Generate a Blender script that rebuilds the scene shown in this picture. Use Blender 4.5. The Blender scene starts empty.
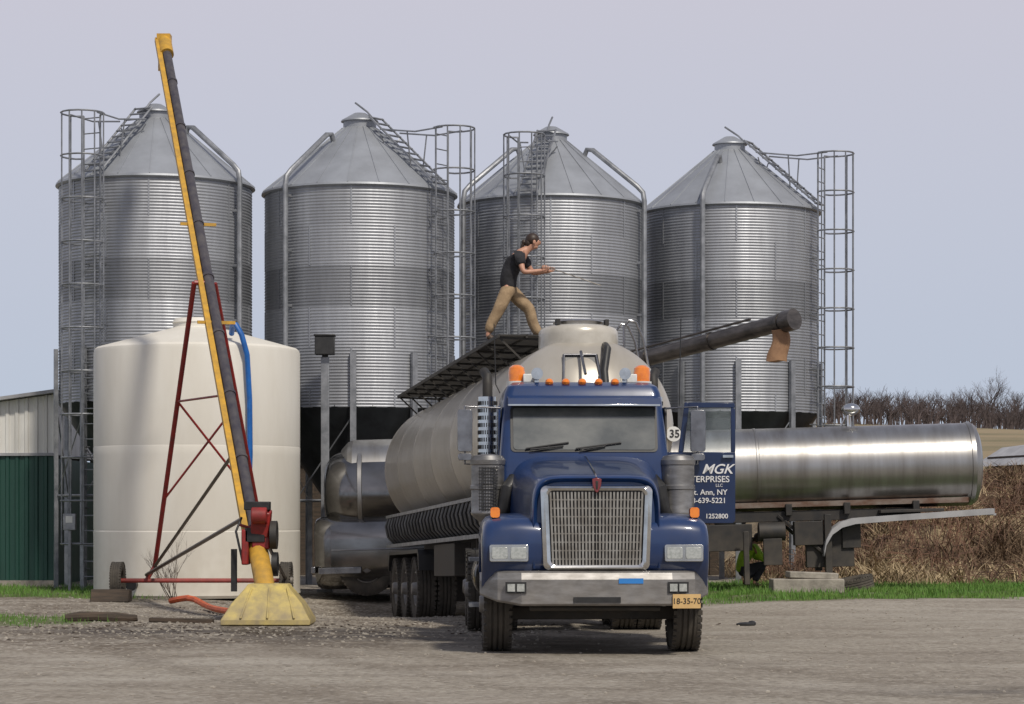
import bpy, math, random
from mathutils import Vector, Matrix, Euler
random.seed(7)
R=math.radians
scene=bpy.context.scene
COL=scene.collection
# ------------------------------------------------------------------ materials
def M(name,c1,c2=None,scale=3,rough=.5,metal=0,bump=0,bscale=30,stretch=(1,1,1),coat=0,dust=0,dustc=(.27,.23,.18),dz=1.6,rvar=.15,lo=.35,hi=.65,trans=0,alpha=1,spec=.5,coatr=.1):
    m=bpy.data.materials.new(name); m.use_nodes=True
    nt=m.node_tree; N=nt.nodes; L=nt.links
    b=N['Principled BSDF']
    tc=N.new('ShaderNodeTexCoord'); mp=N.new('ShaderNodeMapping'); mp.inputs['Scale'].default_value=stretch
    L.new(tc.outputs['Object'],mp.inputs['Vector'])
    n=N.new('ShaderNodeTexNoise'); n.inputs['Scale'].default_value=scale; n.inputs['Detail'].default_value=8; n.inputs['Roughness'].default_value=.6
    L.new(mp.outputs[0],n.inputs['Vector'])
    r=N.new('ShaderNodeMapRange'); r.inputs[1].default_value=lo; r.inputs[2].default_value=hi
    L.new(n.outputs['Fac'],r.inputs[0])
    mx=N.new('ShaderNodeMix'); mx.data_type='RGBA'
    mx.inputs[6].default_value=(*c1,1); mx.inputs[7].default_value=(*(c2 or c1),1)
    L.new(r.outputs[0],mx.inputs[0])
    col=mx.outputs[2]
    ro=N.new('ShaderNodeMapRange'); ro.inputs[3].default_value=max(.02,rough-rvar/2); ro.inputs[4].default_value=min(1,rough+rvar/2)
    L.new(n.outputs['Fac'],ro.inputs[0]); rout=ro.outputs[0]
    if dust:
        g=N.new('ShaderNodeNewGeometry'); s=N.new('ShaderNodeSeparateXYZ'); L.new(g.outputs['Position'],s.inputs[0])
        d=N.new('ShaderNodeMapRange'); d.inputs[1].default_value=dz; d.inputs[2].default_value=0.2; d.inputs[3].default_value=.12; d.inputs[4].default_value=1
        L.new(s.outputs[2],d.inputs[0])
        n2=N.new('ShaderNodeTexNoise'); n2.inputs['Scale'].default_value=5; n2.inputs['Detail'].default_value=9; L.new(tc.outputs['Object'],n2.inputs['Vector'])
        mu=N.new('ShaderNodeMath'); mu.operation='MULTIPLY'; L.new(d.outputs[0],mu.inputs[0]); L.new(n2.outputs['Fac'],mu.inputs[1])
        mu2=N.new('ShaderNodeMath'); mu2.operation='MULTIPLY'; mu2.use_clamp=True; mu2.inputs[1].default_value=dust*1.6; L.new(mu.outputs[0],mu2.inputs[0])
        m2=N.new('ShaderNodeMix'); m2.data_type='RGBA'; m2.inputs[7].default_value=(*dustc,1); L.new(col,m2.inputs[6]); L.new(mu2.outputs[0],m2.inputs[0]); col=m2.outputs[2]
        ad=N.new('ShaderNodeMath'); ad.operation='ADD'; ad.use_clamp=True; L.new(rout,ad.inputs[0]); 
        m3=N.new('ShaderNodeMath'); m3.operation='MULTIPLY'; m3.inputs[1].default_value=.5; L.new(mu2.outputs[0],m3.inputs[0]); L.new(m3.outputs[0],ad.inputs[1]); rout=ad.outputs[0]
        if metal:
            m4=N.new('ShaderNodeMath'); m4.operation='MULTIPLY_ADD'; m4.inputs[1].default_value=-metal; m4.inputs[2].default_value=metal; L.new(mu2.outputs[0],m4.inputs[0]); L.new(m4.outputs[0],b.inputs['Metallic'])
    L.new(col,b.inputs['Base Color']); L.new(rout,b.inputs['Roughness'])
    if not(dust and metal): b.inputs['Metallic'].default_value=metal
    b.inputs['Coat Weight'].default_value=coat; b.inputs['Coat Roughness'].default_value=coatr
    b.inputs['Transmission Weight'].default_value=trans; b.inputs['Alpha'].default_value=alpha
    b.inputs['Specular IOR Level'].default_value=spec
    if bump:
        n3=N.new('ShaderNodeTexNoise'); n3.inputs['Scale'].default_value=bscale; n3.inputs['Detail'].default_value=6; L.new(mp.outputs[0],n3.inputs['Vector'])
        bp=N.new('ShaderNodeBump'); bp.inputs['Strength'].default_value=bump; bp.inputs['Distance'].default_value=.02; L.new(n3.outputs['Fac'],bp.inputs['Height']); L.new(bp.outputs[0],b.inputs['Normal'])
    return m
def galv(name,c1,c2,metal=.75,rough=.42,tier=.815,panels=7):
    m=M(name,c1,c2,scale=2.2,rough=rough,metal=metal,stretch=(2,2,.25),lo=.3,hi=.7)
    nt=m.node_tree;N=nt.nodes;L=nt.links;b=N['Principled BSDF']
    src=b.inputs['Base Color'].links[0].from_socket
    tc=N.new('ShaderNodeTexCoord'); s=N.new('ShaderNodeSeparateXYZ'); L.new(tc.outputs['Object'],s.inputs[0])
    def mth(op,a,bv=None,c=None):
        q=N.new('ShaderNodeMath'); q.operation=op
        for i,v in enumerate((a,bv,c)):
            if v is None: continue
            if isinstance(v,(int,float)): q.inputs[i].default_value=v
            else: L.new(v,q.inputs[i])
        return q.outputs[0]
    t=mth('FLOOR',mth('DIVIDE',mth('SUBTRACT',s.outputs[2],8.3),tier))
    a=mth('ARCTAN2',s.outputs[1],s.outputs[0])
    p=mth('FLOOR',mth('ADD',mth('MULTIPLY',a,panels/6.2832),mth('MULTIPLY',t,.5)))
    cb=N.new('ShaderNodeCombineXYZ'); L.new(t,cb.inputs[0]); L.new(p,cb.inputs[1])
    wn=N.new('ShaderNodeTexWhiteNoise'); wn.noise_dimensions='3D'; L.new(cb.outputs[0],wn.inputs['Vector'])
    k=mth('MULTIPLY_ADD',wn.outputs['Value'],.12,.90)
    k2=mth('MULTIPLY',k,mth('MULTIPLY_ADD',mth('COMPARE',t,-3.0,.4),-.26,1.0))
    vm=N.new('ShaderNodeVectorMath'); vm.operation='SCALE'; L.new(src,vm.inputs[0]); L.new(k2,vm.inputs['Scale'])
    L.new(vm.outputs[0],b.inputs['Base Color'])
    return m
mGalv=galv('galvanised_corrugated',(.40,.415,.44),(.30,.31,.335),metal=.6,rough=.5)
mRoof=M('galvanised_roof',(.37,.39,.42),(.29,.305,.33),scale=1.6,rough=.5,metal=.45)
mGal=M('galvanised_steel',(.34,.35,.37),(.19,.20,.215),scale=5,rough=.5,metal=.6)
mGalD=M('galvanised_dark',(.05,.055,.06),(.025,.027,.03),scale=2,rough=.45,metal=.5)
mDull=M('dull_grey_metal',(.15,.15,.15),(.08,.078,.075),scale=3,rough=.5,metal=.5)
mBlue=M('blue_paint',(.007,.032,.118),(.005,.024,.09),scale=3,rough=.32,coat=.6,dust=.20,dz=1.7,coatr=.05,spec=.35,dustc=(.15,.14,.125))
mBlueD=M('dark_blue_paint',(.006,.022,.08),(.005,.016,.06),scale=3,rough=.35,coat=.4,dust=.1,dz=1.5,spec=.4)
mChrome=M('chrome',(.70,.70,.69),(.52,.52,.51),scale=6,rough=.14,metal=1,rvar=.1)
mMirror=M('mirror_housing',(.30,.30,.31),(.18,.18,.19),scale=6,rough=.25,metal=.9)
mBump=M('weathered_aluminium',(.33,.325,.32),(.19,.185,.18),scale=4,rough=.38,metal=.8,dust=.45,dz=1.2,stretch=(1,1,3))
mDarkM=M('dark_steel',(.020,.020,.021),(.036,.032,.028),scale=5,rough=.6,metal=.2,dust=.22,dz=1.4)
mBlack=M('black_plastic',(.012,.012,.013),(.025,.025,.025),scale=8,rough=.5)
mGloss=M('dark_glossy_metal',(.025,.024,.024),(.07,.066,.062),scale=1.5,rough=.2,metal=.8,stretch=(1,1,2))
mPol=M('polished_dark_stainless',(.26,.255,.25),(.14,.135,.13),scale=1.2,rough=.16,metal=.98,stretch=(1,1,1.5))
mTyre=M('tyre_rubber',(.013,.013,.013),(.026,.025,.023),scale=9,rough=.85,dust=.32,dz=1.1,bump=.3,bscale=60)
mRim=M('rim_steel',(.3,.3,.3),(.14,.13,.12),scale=7,rough=.45,metal=.6,dust=.4,dz=1.2)
mGlass=M('windshield_glass',(.07,.078,.075),(.17,.175,.16),scale=1.6,rough=.08,rvar=.05,coat=1,spec=1,lo=.38,hi=.7,stretch=(1,1,1.6))
mWin=M('clear_window_glass',(.5,.6,.6),rough=.03,trans=.9,alpha=.3)
mLens=M('lamp_lens',(.55,.57,.55),(.35,.37,.35),scale=30,rough=.1,coat=1,metal=.3)
mAmber=M('amber_lens',(.85,.24,.012),(.7,.17,.01),scale=20,rough=.2,coat=1)
mRed=M('dark_red_emblem',(.16,.012,.012),rough=.3,coat=1)
mWhite=M('white_paint',(.72,.72,.70),(.6,.6,.57),scale=8,rough=.45)
mTank=M('dull_tank_metal',(.49,.46,.405),(.35,.32,.27),scale=1.3,rough=.32,metal=.3,coat=.15,stretch=(1.6,.8,.5),dust=.3,dz=3.2,dustc=(.14,.11,.08),lo=.3,hi=.75)
mCreamC=M('cream_panel_paint',(.56,.53,.465),(.41,.38,.32),scale=3,rough=.3,coat=.3,metal=.15)
mStain=M('stainless_tank',(.40,.395,.385),(.22,.205,.19),scale=1.1,rough=.33,metal=.92,stretch=(3,1,.3),bump=.06,bscale=3,lo=.4,hi=.75)
mRustB=M('rusty_tank_underside',(.13,.065,.04),(.24,.20,.17),scale=2.5,rough=.5,metal=.5,stretch=(1,1,2))
mPoly=M('white_poly_tank',(.71,.685,.62),(.65,.62,.55),scale=1.2,rough=.55,stretch=(1.5,1.5,.3),bump=.05,bscale=3,spec=.4,dust=.26,dz=1.4,dustc=(.30,.24,.17))
mYel=M('yellow_auger_paint',(.60,.33,.03),(.38,.22,.035),scale=6,rough=.5,dust=.25,dz=1.0)
mYelP=M('faded_yellow_paint',(.60,.47,.13),(.34,.27,.12),scale=7,rough=.6,dust=.5,dz=.5)
mTube=M('weathered_auger_tube',(.055,.05,.065),(.11,.10,.10),scale=6,rough=.5,metal=.3,stretch=(1,1,.4))
mRedP=M('red_machine_paint',(.32,.018,.016),(.18,.02,.018),scale=7,rough=.45,dust=.2,dz=.8)
mRust=M('rusty_dark_steel',(.06,.04,.032),(.13,.105,.09),scale=4,rough=.36,metal=.5)
mAug=M('dark_grey_auger_metal',(.06,.055,.052),(.15,.135,.125),scale=3,rough=.38,metal=.7,stretch=(1,1,3))
mCard=M('brown_rubber_flap',(.30,.17,.09),(.2,.11,.06),scale=8,rough=.8)
mHose=M('blue_hose',(.01,.13,.45),(.01,.09,.32),scale=8,rough=.4)
mOrange=M('orange_hose',(.65,.12,.03),(.4,.08,.03),scale=8,rough=.5)
mGreenW=M('green_metal_siding',(.018,.075,.055),(.014,.055,.042),scale=1,rough=.5,stretch=(2,2,.4))
mWhiteW=M('white_metal_siding',(.78,.77,.73),(.66,.64,.59),scale=1,rough=.5,stretch=(3,3,.4))
mRoofL=M('pale_grey_roofing',(.40,.40,.41),(.28,.28,.29),scale=2,rough=.6)
mConc=M('concrete',(.36,.33,.28),(.22,.20,.17),scale=5,rough=.9,bump=.4,bscale=30)
mWood=M('weathered_timber',(.085,.06,.042),(.04,.032,.025),scale=5,rough=.9,stretch=(.4,4,4),bump=.4)
mSkin=M('skin',(.50,.27,.18),(.42,.21,.14),scale=20,rough=.5)
mShirt=M('black_shirt',(.010,.010,.012),(.025,.025,.03),scale=9,rough=.85,bump=.6,bscale=14)
mTrous=M('tan_trousers',(.34,.24,.14),(.22,.15,.085),scale=8,rough=.85,bump=.9,bscale=10)
mNavy=M('dark_work_trousers',(.02,.022,.03),(.035,.035,.04),scale=8,rough=.85,bump=.5,bscale=12)
mBoot=M('brown_boot',(.06,.035,.02),rough=.6)
mHair=M('dark_brown_hair',(.022,.012,.008),(.045,.025,.015),scale=30,rough=.5,stretch=(1,1,6))
mVis=M('high_visibility_fabric',(.42,.68,.05),(.28,.5,.03),scale=8,rough=.7,bump=.6,bscale=12)
mPlate=M('licence_plate',(.62,.42,.18),(.55,.36,.15),scale=10,rough=.4)
mBlueS=M('blue_sticker',(.03,.2,.55),rough=.4)
mText=M('white_lettering',(.7,.7,.7),rough=.5)
mTextK=M('black_lettering',(.02,.02,.02),rough=.5)
mBark=M('bare_branch',(.085,.065,.05),(.14,.11,.09),scale=3,rough=.9)
mBark2=M('distant_bare_branch',(.105,.082,.08),(.055,.042,.04),scale=.06,rough=.95)
mBram=M('bramble_stems',(.20,.11,.07),(.09,.055,.04),scale=1.5,rough=.9)
mGrass=M('grass_blades',(.07,.19,.02),(.14,.23,.045),scale=2,rough=.7)
mStraw=M('dry_straw',(.46,.36,.22),(.16,.105,.065),scale=.6,rough=.9,lo=.40,hi=.58)
mStone=M('stones',(.42,.385,.33),(.19,.165,.135),scale=2.5,rough=.9)
mGrill=M('grille_bars',(.40,.385,.35),(.25,.23,.2),scale=8,rough=.35,metal=.6)
# ------------------------------------------------------------------ mesh builder
class MB:
    def __init__(s): s.v=[];s.f=[];s.m=[]
    def add(s,vs,fs,mi=0):
        o=len(s.v); s.v+=[tuple(v) for v in vs]; s.f+=[tuple(i+o for i in f) for f in fs]; s.m+=[mi]*len(fs)
    def box(s,c,d,mi=0,rot=None,mat=None):
        vs=[Vector((x*d[0]/2,y*d[1]/2,z*d[2]/2)) for x in(-1,1) for y in(-1,1) for z in(-1,1)]
        if rot: 
            q=Euler(rot).to_matrix(); vs=[q@v for v in vs]
        if mat: vs=[mat@v for v in vs]
        c=Vector(c); s.add([v+c for v in vs],[(0,1,3,2),(4,6,7,5),(0,4,5,1),(2,3,7,6),(0,2,6,4),(1,5,7,3)],mi)
    def bar(s,p0,p1,w,h,mi=0):
        p0=Vector(p0);p1=Vector(p1);d=p1-p0
        q=d.to_track_quat('Y','Z').to_matrix()
        s.box((p0+p1)/2,(w,d.length,h),mi,mat=q)
    def loft(s,rings,closed=True,caps=True,mi=0):
        n=len(rings[0]); vs=[p for r in rings for p in r]; fs=[]
        for i in range(len(rings)-1):
            for j in range(n if closed else n-1):
                k=(j+1)%n; fs.append((i*n+j,i*n+k,(i+1)*n+k,(i+1)*n+j))
        if caps: fs.append(tuple(range(n))[::-1]); fs.append(tuple((len(rings)-1)*n+j for j in range(n)))
        s.add(vs,fs,mi)
    def tube(s,pts,r,n=8,mi=0,closed=False,caps=True):
        pts=[Vector(p) for p in pts]; rr=r if isinstance(r,(list,tuple)) else [r]*len(pts)
        rings=[];up=None;m=len(pts)
        for i,p in enumerate(pts):
            if closed: d=(pts[(i+1)%m]-pts[i-1]).normalized()
            else: d=(pts[min(i+1,m-1)]-pts[max(i-1,0)]).normalized()
            if up is None:
                up=Vector((0,0,1)) if abs(d.z)<.9 else Vector((1,0,0))
            a=d.cross(up).normalized(); b=a.cross(d).normalized(); up=b
            rings.append([p+(a*math.cos(t)+b*math.sin(t))*rr[i] for t in [6.28319*k/n for k in range(n)]])
        if closed: rings.append(rings[0])
        s.loft(rings,True,caps and not closed,mi)
    def cyl(s,p0,p1,r0,r1=None,n=16,mi=0): s.tube([p0,p1],[r0,r0 if r1 is None else r1],n,mi)
    def lathe(s,prof,n=32,c=(0,0,0),axis='z',mi=0,caps=False,a0=0):
        rings=[]
        for r,h in prof:
            r=max(r,.0008);ring=[]
            for k in range(n):
                t=a0+6.283185*k/n;x=r*math.cos(t);y=r*math.sin(t)
                p={'z':(x,y,h),'x':(h,x,y),'y':(x,h,y)}[axis]; ring.append((p[0]+c[0],p[1]+c[1],p[2]+c[2]))
            rings.append(ring)
        s.loft(rings,True,caps,mi)
    def prism(s,poly,axis,a,b,mi=0):
        f={'x':lambda u,v,t:(t,u,v),'y':lambda u,v,t:(u,t,v),'z':lambda u,v,t:(u,v,t)}[axis]
        s.loft([[f(u,v,a) for u,v in poly],[f(u,v,b) for u,v in poly]],True,True,mi)
    def sphere(s,c,r,n=16,m=10,mi=0):
        if not isinstance(r,(tuple,list)): r=(r,r,r)
        rings=[]
        for i in range(m+1):
            p=math.pi*i/m; q=max(math.sin(p),.002)
            rings.append([(c[0]+r[0]*q*math.cos(6.28319*k/n),c[1]+r[1]*q*math.sin(6.28319*k/n),c[2]-r[2]*math.cos(p)) for k in range(n)])
        s.loft(rings,True,True,mi)
    def obj(s,name,mats,parent=None,label=None,smooth=35,bevel=0,recalc=True,**kw):
        me=bpy.data.meshes.new(name); me.from_pydata(s.v,[],s.f)
        if not isinstance(mats,(list,tuple)): mats=[mats]
        for m in mats: me.materials.append(m)
        me.polygons.foreach_set('material_index',s.m)
        if recalc:
            import bmesh
            bm=bmesh.new(); bm.from_mesh(me); bmesh.ops.recalc_face_normals(bm,faces=bm.faces); bm.to_mesh(me); bm.free()
        if smooth:
            me.polygons.foreach_set('use_smooth',[True]*len(me.polygons)); me.set_sharp_from_angle(angle=R(smooth))
        me.update()
        return link(name,me,parent,label,bevel,**kw)
def link(name,me,parent=None,label=None,bevel=0,**kw):
    o=bpy.data.objects.new(name,me); COL.objects.link(o)
    if parent: o.parent=parent
    if label: o['label']=label
    for k,v in kw.items(): o[k]=v
    if bevel:
        b=o.modifiers.new('bevel','BEVEL'); b.width=bevel; b.segments=2; b.limit_method='ANGLE'; b.angle_limit=R(40)
    return o
def thing(name,label,cat,loc=(0,0,0),rot=(0,0,0),group=None):
    e=bpy.data.objects.new(name,None); e.empty_display_size=.3; COL.objects.link(e); e.location=loc; e.rotation_euler=rot
    e['label']=label; e['category']=cat
    if group: e['group']=group
    return e
def part(name,parent,loc=(0,0,0),rot=(0,0,0)):
    e=bpy.data.objects.new(name,None); e.empty_display_size=.1; COL.objects.link(e); e.location=loc; e.rotation_euler=rot; e.parent=parent
    return e
def text(name,body,size,mat,parent,loc,rot=(R(90),0,0),shear=0,ext=.003,sx=1,off=0):
    cu=bpy.data.curves.new(name,'FONT'); cu.body=body; cu.size=size; cu.align_x='CENTER'; cu.align_y='CENTER'; cu.shear=shear; cu.extrude=ext; cu.offset=off
    t=bpy.data.objects.new(name,cu); COL.objects.link(t); bpy.context.view_layer.update()
    me=bpy.data.meshes.new_from_object(t.evaluated_get(bpy.context.evaluated_depsgraph_get()))
    bpy.data.objects.remove(t); me.materials.clear(); me.materials.append(mat)
    o=link(name,me,parent); o.location=loc; o.rotation_euler=rot; o.scale=(sx,1,1); return o
def sm(t): t=max(0,min(1,t)); return t*t*(3-2*t)
def rrect(x0,x1,y0,y1,r,n=4):
    out=[]
    for cx,cy,a in((x1-r,y1-r,0),(x0+r,y1-r,90),(x0+r,y0+r,180),(x1-r,y0+r,270)):
        for k in range(n+1):
            t=R(a+90*k/n); out.append((cx+r*math.cos(t),cy+r*math.sin(t)))
    return out
# ------------------------------------------------------------------ terrain
def hashn(x,y): 
    return (math.sin(x*1.7+y*.6)+math.sin(x*.53-y*1.31+2)+math.sin(x*3.1+y*2.3+1)*.5)/2.5
def gh(x,y):
    z=-.3*math.exp(-((x+1.7)/3.0)**2-((y-41.6)/4.4)**2)
    z+=.012*hashn(x*1.3,y*1.3)*sm((y-10)/5)*(1-sm((y-60)/20))
    z+=.10*sm((y-36)/5)*sm((x-3.2)/1.5)*(1-sm((y-46)/3))*.6
    bank=2.05*sm((y-50.0)/7)*sm((x-5.5)/3.5)
    z+=bank*(1+(.13*hashn(x*.8,y*.8)+.08*hashn(x*2.1+3,y*1.7))*(1-sm((y-62)/10)))
    z+=.0415*min(max(0,y-64),368)*sm((x+10)/40)
    if y>200: z+=sm((y-200)/150)*(.9*math.sin(x*.045+.6)+.3*math.sin(x*.13))*sm(x/30)
    return z
def axis_pts(segs):
    out=[]
    for a,b,st in segs:
        n=max(1,int(round((b-a)/st)))
        out+=[a+(b-a)*i/n for i in range(n)]
    out.append(segs[-1][1]); return out
xs=axis_pts([(-1500,-200,260),(-200,-40,16),(-40,-12,1.2),(-12,13,.14),(13,40,1.2),(40,240,8),(240,1500,250)])
ys=axis_pts([(-60,16,6),(16,60,.16),(60,130,3),(130,460,12),(460,3000,250)])
vs=[(x,y,gh(x,y)) for y in ys for x in xs]
nx=len(xs); fs=[(j*nx+i,j*nx+i+1,(j+1)*nx+i+1,(j+1)*nx+i) for j in range(len(ys)-1) for i in range(nx-1)]
me=bpy.data.meshes.new('ground'); me.from_pydata(vs,[],fs)
me.polygons.foreach_set('use_smooth',[True]*len(fs))
def grassmask(x,y):
    a=sm((x-3.0)/.8)*sm((y-39.6-.12*(x-3)+.9*hashn(x*2,y*2))/1.2)*(1-sm((x-11.5+.5*hashn(y,x))/2))*(1-sm((y-51)/2))
    b=sm((-6.3-x+.6*hashn(x*2.2,y))/.8)*sm((y-42.5+.5*hashn(x,y*3))/.8)*(1-sm((y-49)/1))
    c=sm((-5.6-x+.7*hashn(x*2,y*2))/.9)*sm((y-31.8+.6*hashn(x*3,y))/.5)*(1-sm((y-35.0+.8*hashn(x*2,y*2))/.6))*.8
    return max(a,b,c)
def strawmask(x,y): return sm((y-49.5)/2)*sm((x-4.5)/2) if y<60 else sm((y-49.5)/2)
def darkmask(x,y):
    return sm((1.2-x+1.4*hashn(x*.7,y*.7))/3)*sm((y-27.0+.9*hashn(x,y)-.25*x)/2.0)*(1-sm((y-48)/3))
def trackmask(x,y):
    if y<14 or y>34 or x<-14 or x>14: return 0
    t=0
    for x0,k,y0 in((-.13,.045,27),(1.93,.045,27),(-1.6,.06,29),(.4,.06,29),(-5.5,.02,34),(-3.5,.02,34)):
        if y<y0:
            xc=x0+k*(y0-y)**2; wd=.18*(1+abs(2*k*(y0-y)))
            t=max(t,math.exp(-((x-xc)/wd)**2))
    for y0,a_,c_ in((22.5,.06,.010),(24.0,.05,.010),(20.9,-.03,.006),(22.3,-.04,.006),(25.8,.10,-.004)):
        yc=y0+a_*x+c_*x*x; t=max(t,.9*math.exp(-((y-yc)/.20)**2))
    return t*(.65+.35*hashn(x*2,y*3))
at=me.color_attributes.new('masks','FLOAT_COLOR','POINT')
buf=[]
for x,y,z in vs: buf+= [grassmask(x,y),strawmask(x,y),darkmask(x,y),1]
at.data.foreach_set('color',buf)
at=me.color_attributes.new('tracks','FLOAT_COLOR','POINT')
buf=[]
for x,y,z in vs:
    t=trackmask(x,y); buf+= [t,math.exp(-((x+1.8)/2.4)**2-((y-30.0)/2.0)**2)+.9*math.exp(-((x+4.6)/2.0)**2-((y-30.9)/1.1)**2)+.7*math.exp(-((x-4.5)/1.2)**2-((y-20.3)/.5)**2)+.6*math.exp(-((x-.9)/1.5)**2-((y-28)/3)**2),0,1]
at.data.foreach_set('color',buf)
def ground_mat():
    m=bpy.data.materials.new('gravel_ground'); m.use_nodes=True; nt=m.node_tree;N=nt.nodes;L=nt.links;b=N['Principled BSDF']
    tc=N.new('ShaderNodeTexCoord')
    def noise(sc,det=8,st=(1,1,1),ro=.6):
        mp=N.new('ShaderNodeMapping'); mp.inputs['Scale'].default_value=st; L.new(tc.outputs['Object'],mp.inputs[0])
        n=N.new('ShaderNodeTexNoise'); n.inputs['Scale'].default_value=sc; n.inputs['Detail'].default_value=det; n.inputs['Roughness'].default_value=ro; L.new(mp.outputs[0],n.inputs[0]); return n.outputs['Fac']
    def mr(s,a,c,d=0,e=1):
        r=N.new('ShaderNodeMapRange'); L.new(s,r.inputs[0]); 
        for i,v in zip((1,2,3,4),(a,c,d,e)): r.inputs[i].default_value=v
        return r.outputs[0]
    def mix(f,a,c):
        x=N.new('ShaderNodeMix'); x.data_type='RGBA'
        for i,v in((0,f),(6,a),(7,c)):
            if isinstance(v,tuple): x.inputs[i].default_value=(*v,1)
            elif isinstance(v,float): x.inputs[i].default_value=v
            else: L.new(v,x.inputs[i])
        return x.outputs[2]
    def mul(a,c):
        q=N.new('ShaderNodeMath'); q.operation='MULTIPLY'; q.use_clamp=True
        for i,v in enumerate((a,c)):
            if isinstance(v,float): q.inputs[i].default_value=v
            else: L.new(v,q.inputs[i])
        return q.outputs[0]
    base=mix(mr(noise(.3,7,(.7,1,1),.6),.40,.60),(.29,.255,.21),(.375,.34,.285))
    fine=noise(9,12,(1,1,1),.85)
    base=mix(mul(mr(fine,.46,.62),.7),base,(.18,.153,.12))
    blot=noise(.6,9,(.75,1.1,1),.68)
    base=mix(mul(mr(blot,.52,.66),.55),base,(.19,.158,.122))
    blot2=noise(.5,9,(.7,1.1,1),.62)
    base=mix(mul(mr(blot2,.50,.62),.6),base,(.42,.385,.33))
    vo=N.new('ShaderNodeTexVoronoi'); vo.inputs['Scale'].default_value=20; L.new(tc.outputs['Object'],vo.inputs['Vector'])
    sp=N.new('ShaderNodeSeparateColor'); L.new(vo.outputs['Color'],sp.inputs[0])
    t=N.new('ShaderNodeAttribute'); t.attribute_name='tracks'; ts=N.new('ShaderNodeSeparateColor'); L.new(t.outputs['Color'],ts.inputs[0])
    base=mix(mul(mul(ts.outputs[0],mr(fine,.32,.55)),.8),base,(.135,.11,.082))
    a=N.new('ShaderNodeAttribute'); a.attribute_name='masks'; se=N.new('ShaderNodeSeparateColor'); L.new(a.outputs['Color'],se.inputs[0])
    dk=mix(mr(fine,.4,.6),(.065,.048,.034),(.23,.19,.145))
    base=mix(mul(se.outputs[2],mr(noise(.9,9,(.7,1.2,1),.75),.40,.58)),base,dk)
    spk=mr(se.outputs[2],0,1,.4,.75)
    base=mix(mul(mr(sp.outputs[0],.72,.92),spk),base,(.50,.46,.40))
    base=mix(mul(mr(sp.outputs[1],.74,.95),spk),base,(.10,.085,.068))
    damp=mul(ts.outputs[1],mr(noise(1.2,8,(.6,1.4,1),.7),.38,.52))
    base=mix(mul(damp,.85),base,(.04,.03,.022))
    gr=mix(mr(noise(3,8),.35,.65),(.06,.10,.025),(.12,.13,.05))
    base=mix(mul(se.outputs[0],mr(noise(1.6,8),.25,.42)),base,gr)
    stf=mix(mr(noise(.5,9,(1,1,1),.75),.44,.56),(.33,.255,.155),(.12,.08,.05))
    far=mix(mr(noise(.03,6,(1,1,1),.7),.42,.58),(.28,.22,.135),(.17,.15,.085))
    gp=N.new('ShaderNodeSeparateXYZ'); L.new(tc.outputs['Object'],gp.inputs[0])
    stf=mix(mr(gp.outputs[1],62,80),stf,far)
    base=mix(mul(se.outputs[1],1.0),base,stf)
    L.new(base,b.inputs['Base Color']); b.inputs['Specular IOR Level'].default_value=.3
    L.new(mr(damp,0,1,.95,.5),b.inputs['Roughness'])
    bp=N.new('ShaderNodeBump'); bp.inputs['Strength'].default_value=.8; bp.inputs['Distance'].default_value=.05
    ad=N.new('ShaderNodeMath'); ad.operation='MULTIPLY_ADD'; ad.inputs[1].default_value=-.3; L.new(vo.outputs['Distance'],ad.inputs[0]); L.new(noise(4.5,12,(1,1,1),.76),ad.inputs[2])
    L.new(ad.outputs[0],bp.inputs['Height']); L.new(bp.outputs[0],b.inputs['Normal'])
    return m
me.materials.append(ground_mat())
g=link('ground',me); g['kind']='structure'
def blades(name,n,region,dens,h0,h1,w,lean,mat,extra=None):
    b=MB(); c=0;tries=0
    while c<n and tries<n*12:
        tries+=1
        x=random.uniform(region[0],region[1]); y=random.uniform(region[2],region[3])
        if random.random()>dens(x,y): continue
        z=gh(x,y); h=random.uniform(h0,h1)*(1+.6*hashn(x*2.3,y*2.1)); a=random.uniform(0,6.28); l=random.uniform(0,lean)*h; q=random.uniform(0,6.28)
        dx=w/2*math.cos(a);dy=w/2*math.sin(a); lx=l*math.cos(q); ly=l*math.sin(q)
        o=len(b.v); b.v+=[(x-dx,y-dy,z-.01),(x+dx,y+dy,z-.01),(x+dx*.7+lx*.4,y+dy*.7+ly*.4,z+h*.55),(x-dx*.7+lx*.4,y-dy*.7+ly*.4,z+h*.55),(x+lx,y+ly,z+h)]
        b.f+=[(o,o+1,o+2,o+3),(o+3,o+2,o+4)]; b.m+=[0,0]; c+=1
    return b.obj(name,mat,smooth=0,recalc=False,kind='stuff')
blades('grass',24000,(3,12.5,39,51),lambda x,y:grassmask(x,y)*(.2+.8*(hashn(x*1.5,y*1.5)>-.2)),.03,.12,.013,.7,mGrass)
blades('grass_verge',9000,(-13,-5.5,31,49),lambda x,y:grassmask(x,y)*.9,.03,.11,.012,.8,mGrass)
blades('dry_grass',30000,(5,17,49.5,62),lambda x,y:strawmask(x,y)*(.06+.94*(hashn(x*1.1,y*1.4)>-.05)),.06,.45,.034,2.0,mStraw)
b=MB()
for i in range(3200):
    x=random.uniform(5.6,17); y=random.uniform(50,58)
    if hashn(x*.9+2,y*.9)<-.1: continue
    z=gh(x,y); p=Vector((x,y,z)); q=random.uniform(0,6.28); l=random.uniform(.3,1.1); h=random.uniform(.15,.6)*(1+.7*hashn(x*.9,y*.9+4))
    d_=Vector((math.cos(q),math.sin(q),0))*l
    b.tube([p,p+d_*.35+Vector((0,0,h*.9)),p+d_*.8+Vector((0,0,h)),p+d_+Vector((0,0,h*.5))],[.012,.010,.008,.005],3,caps=False)
b.obj('brambles',mBram,smooth=0,recalc=False,kind='stuff')
b=MB()
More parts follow.
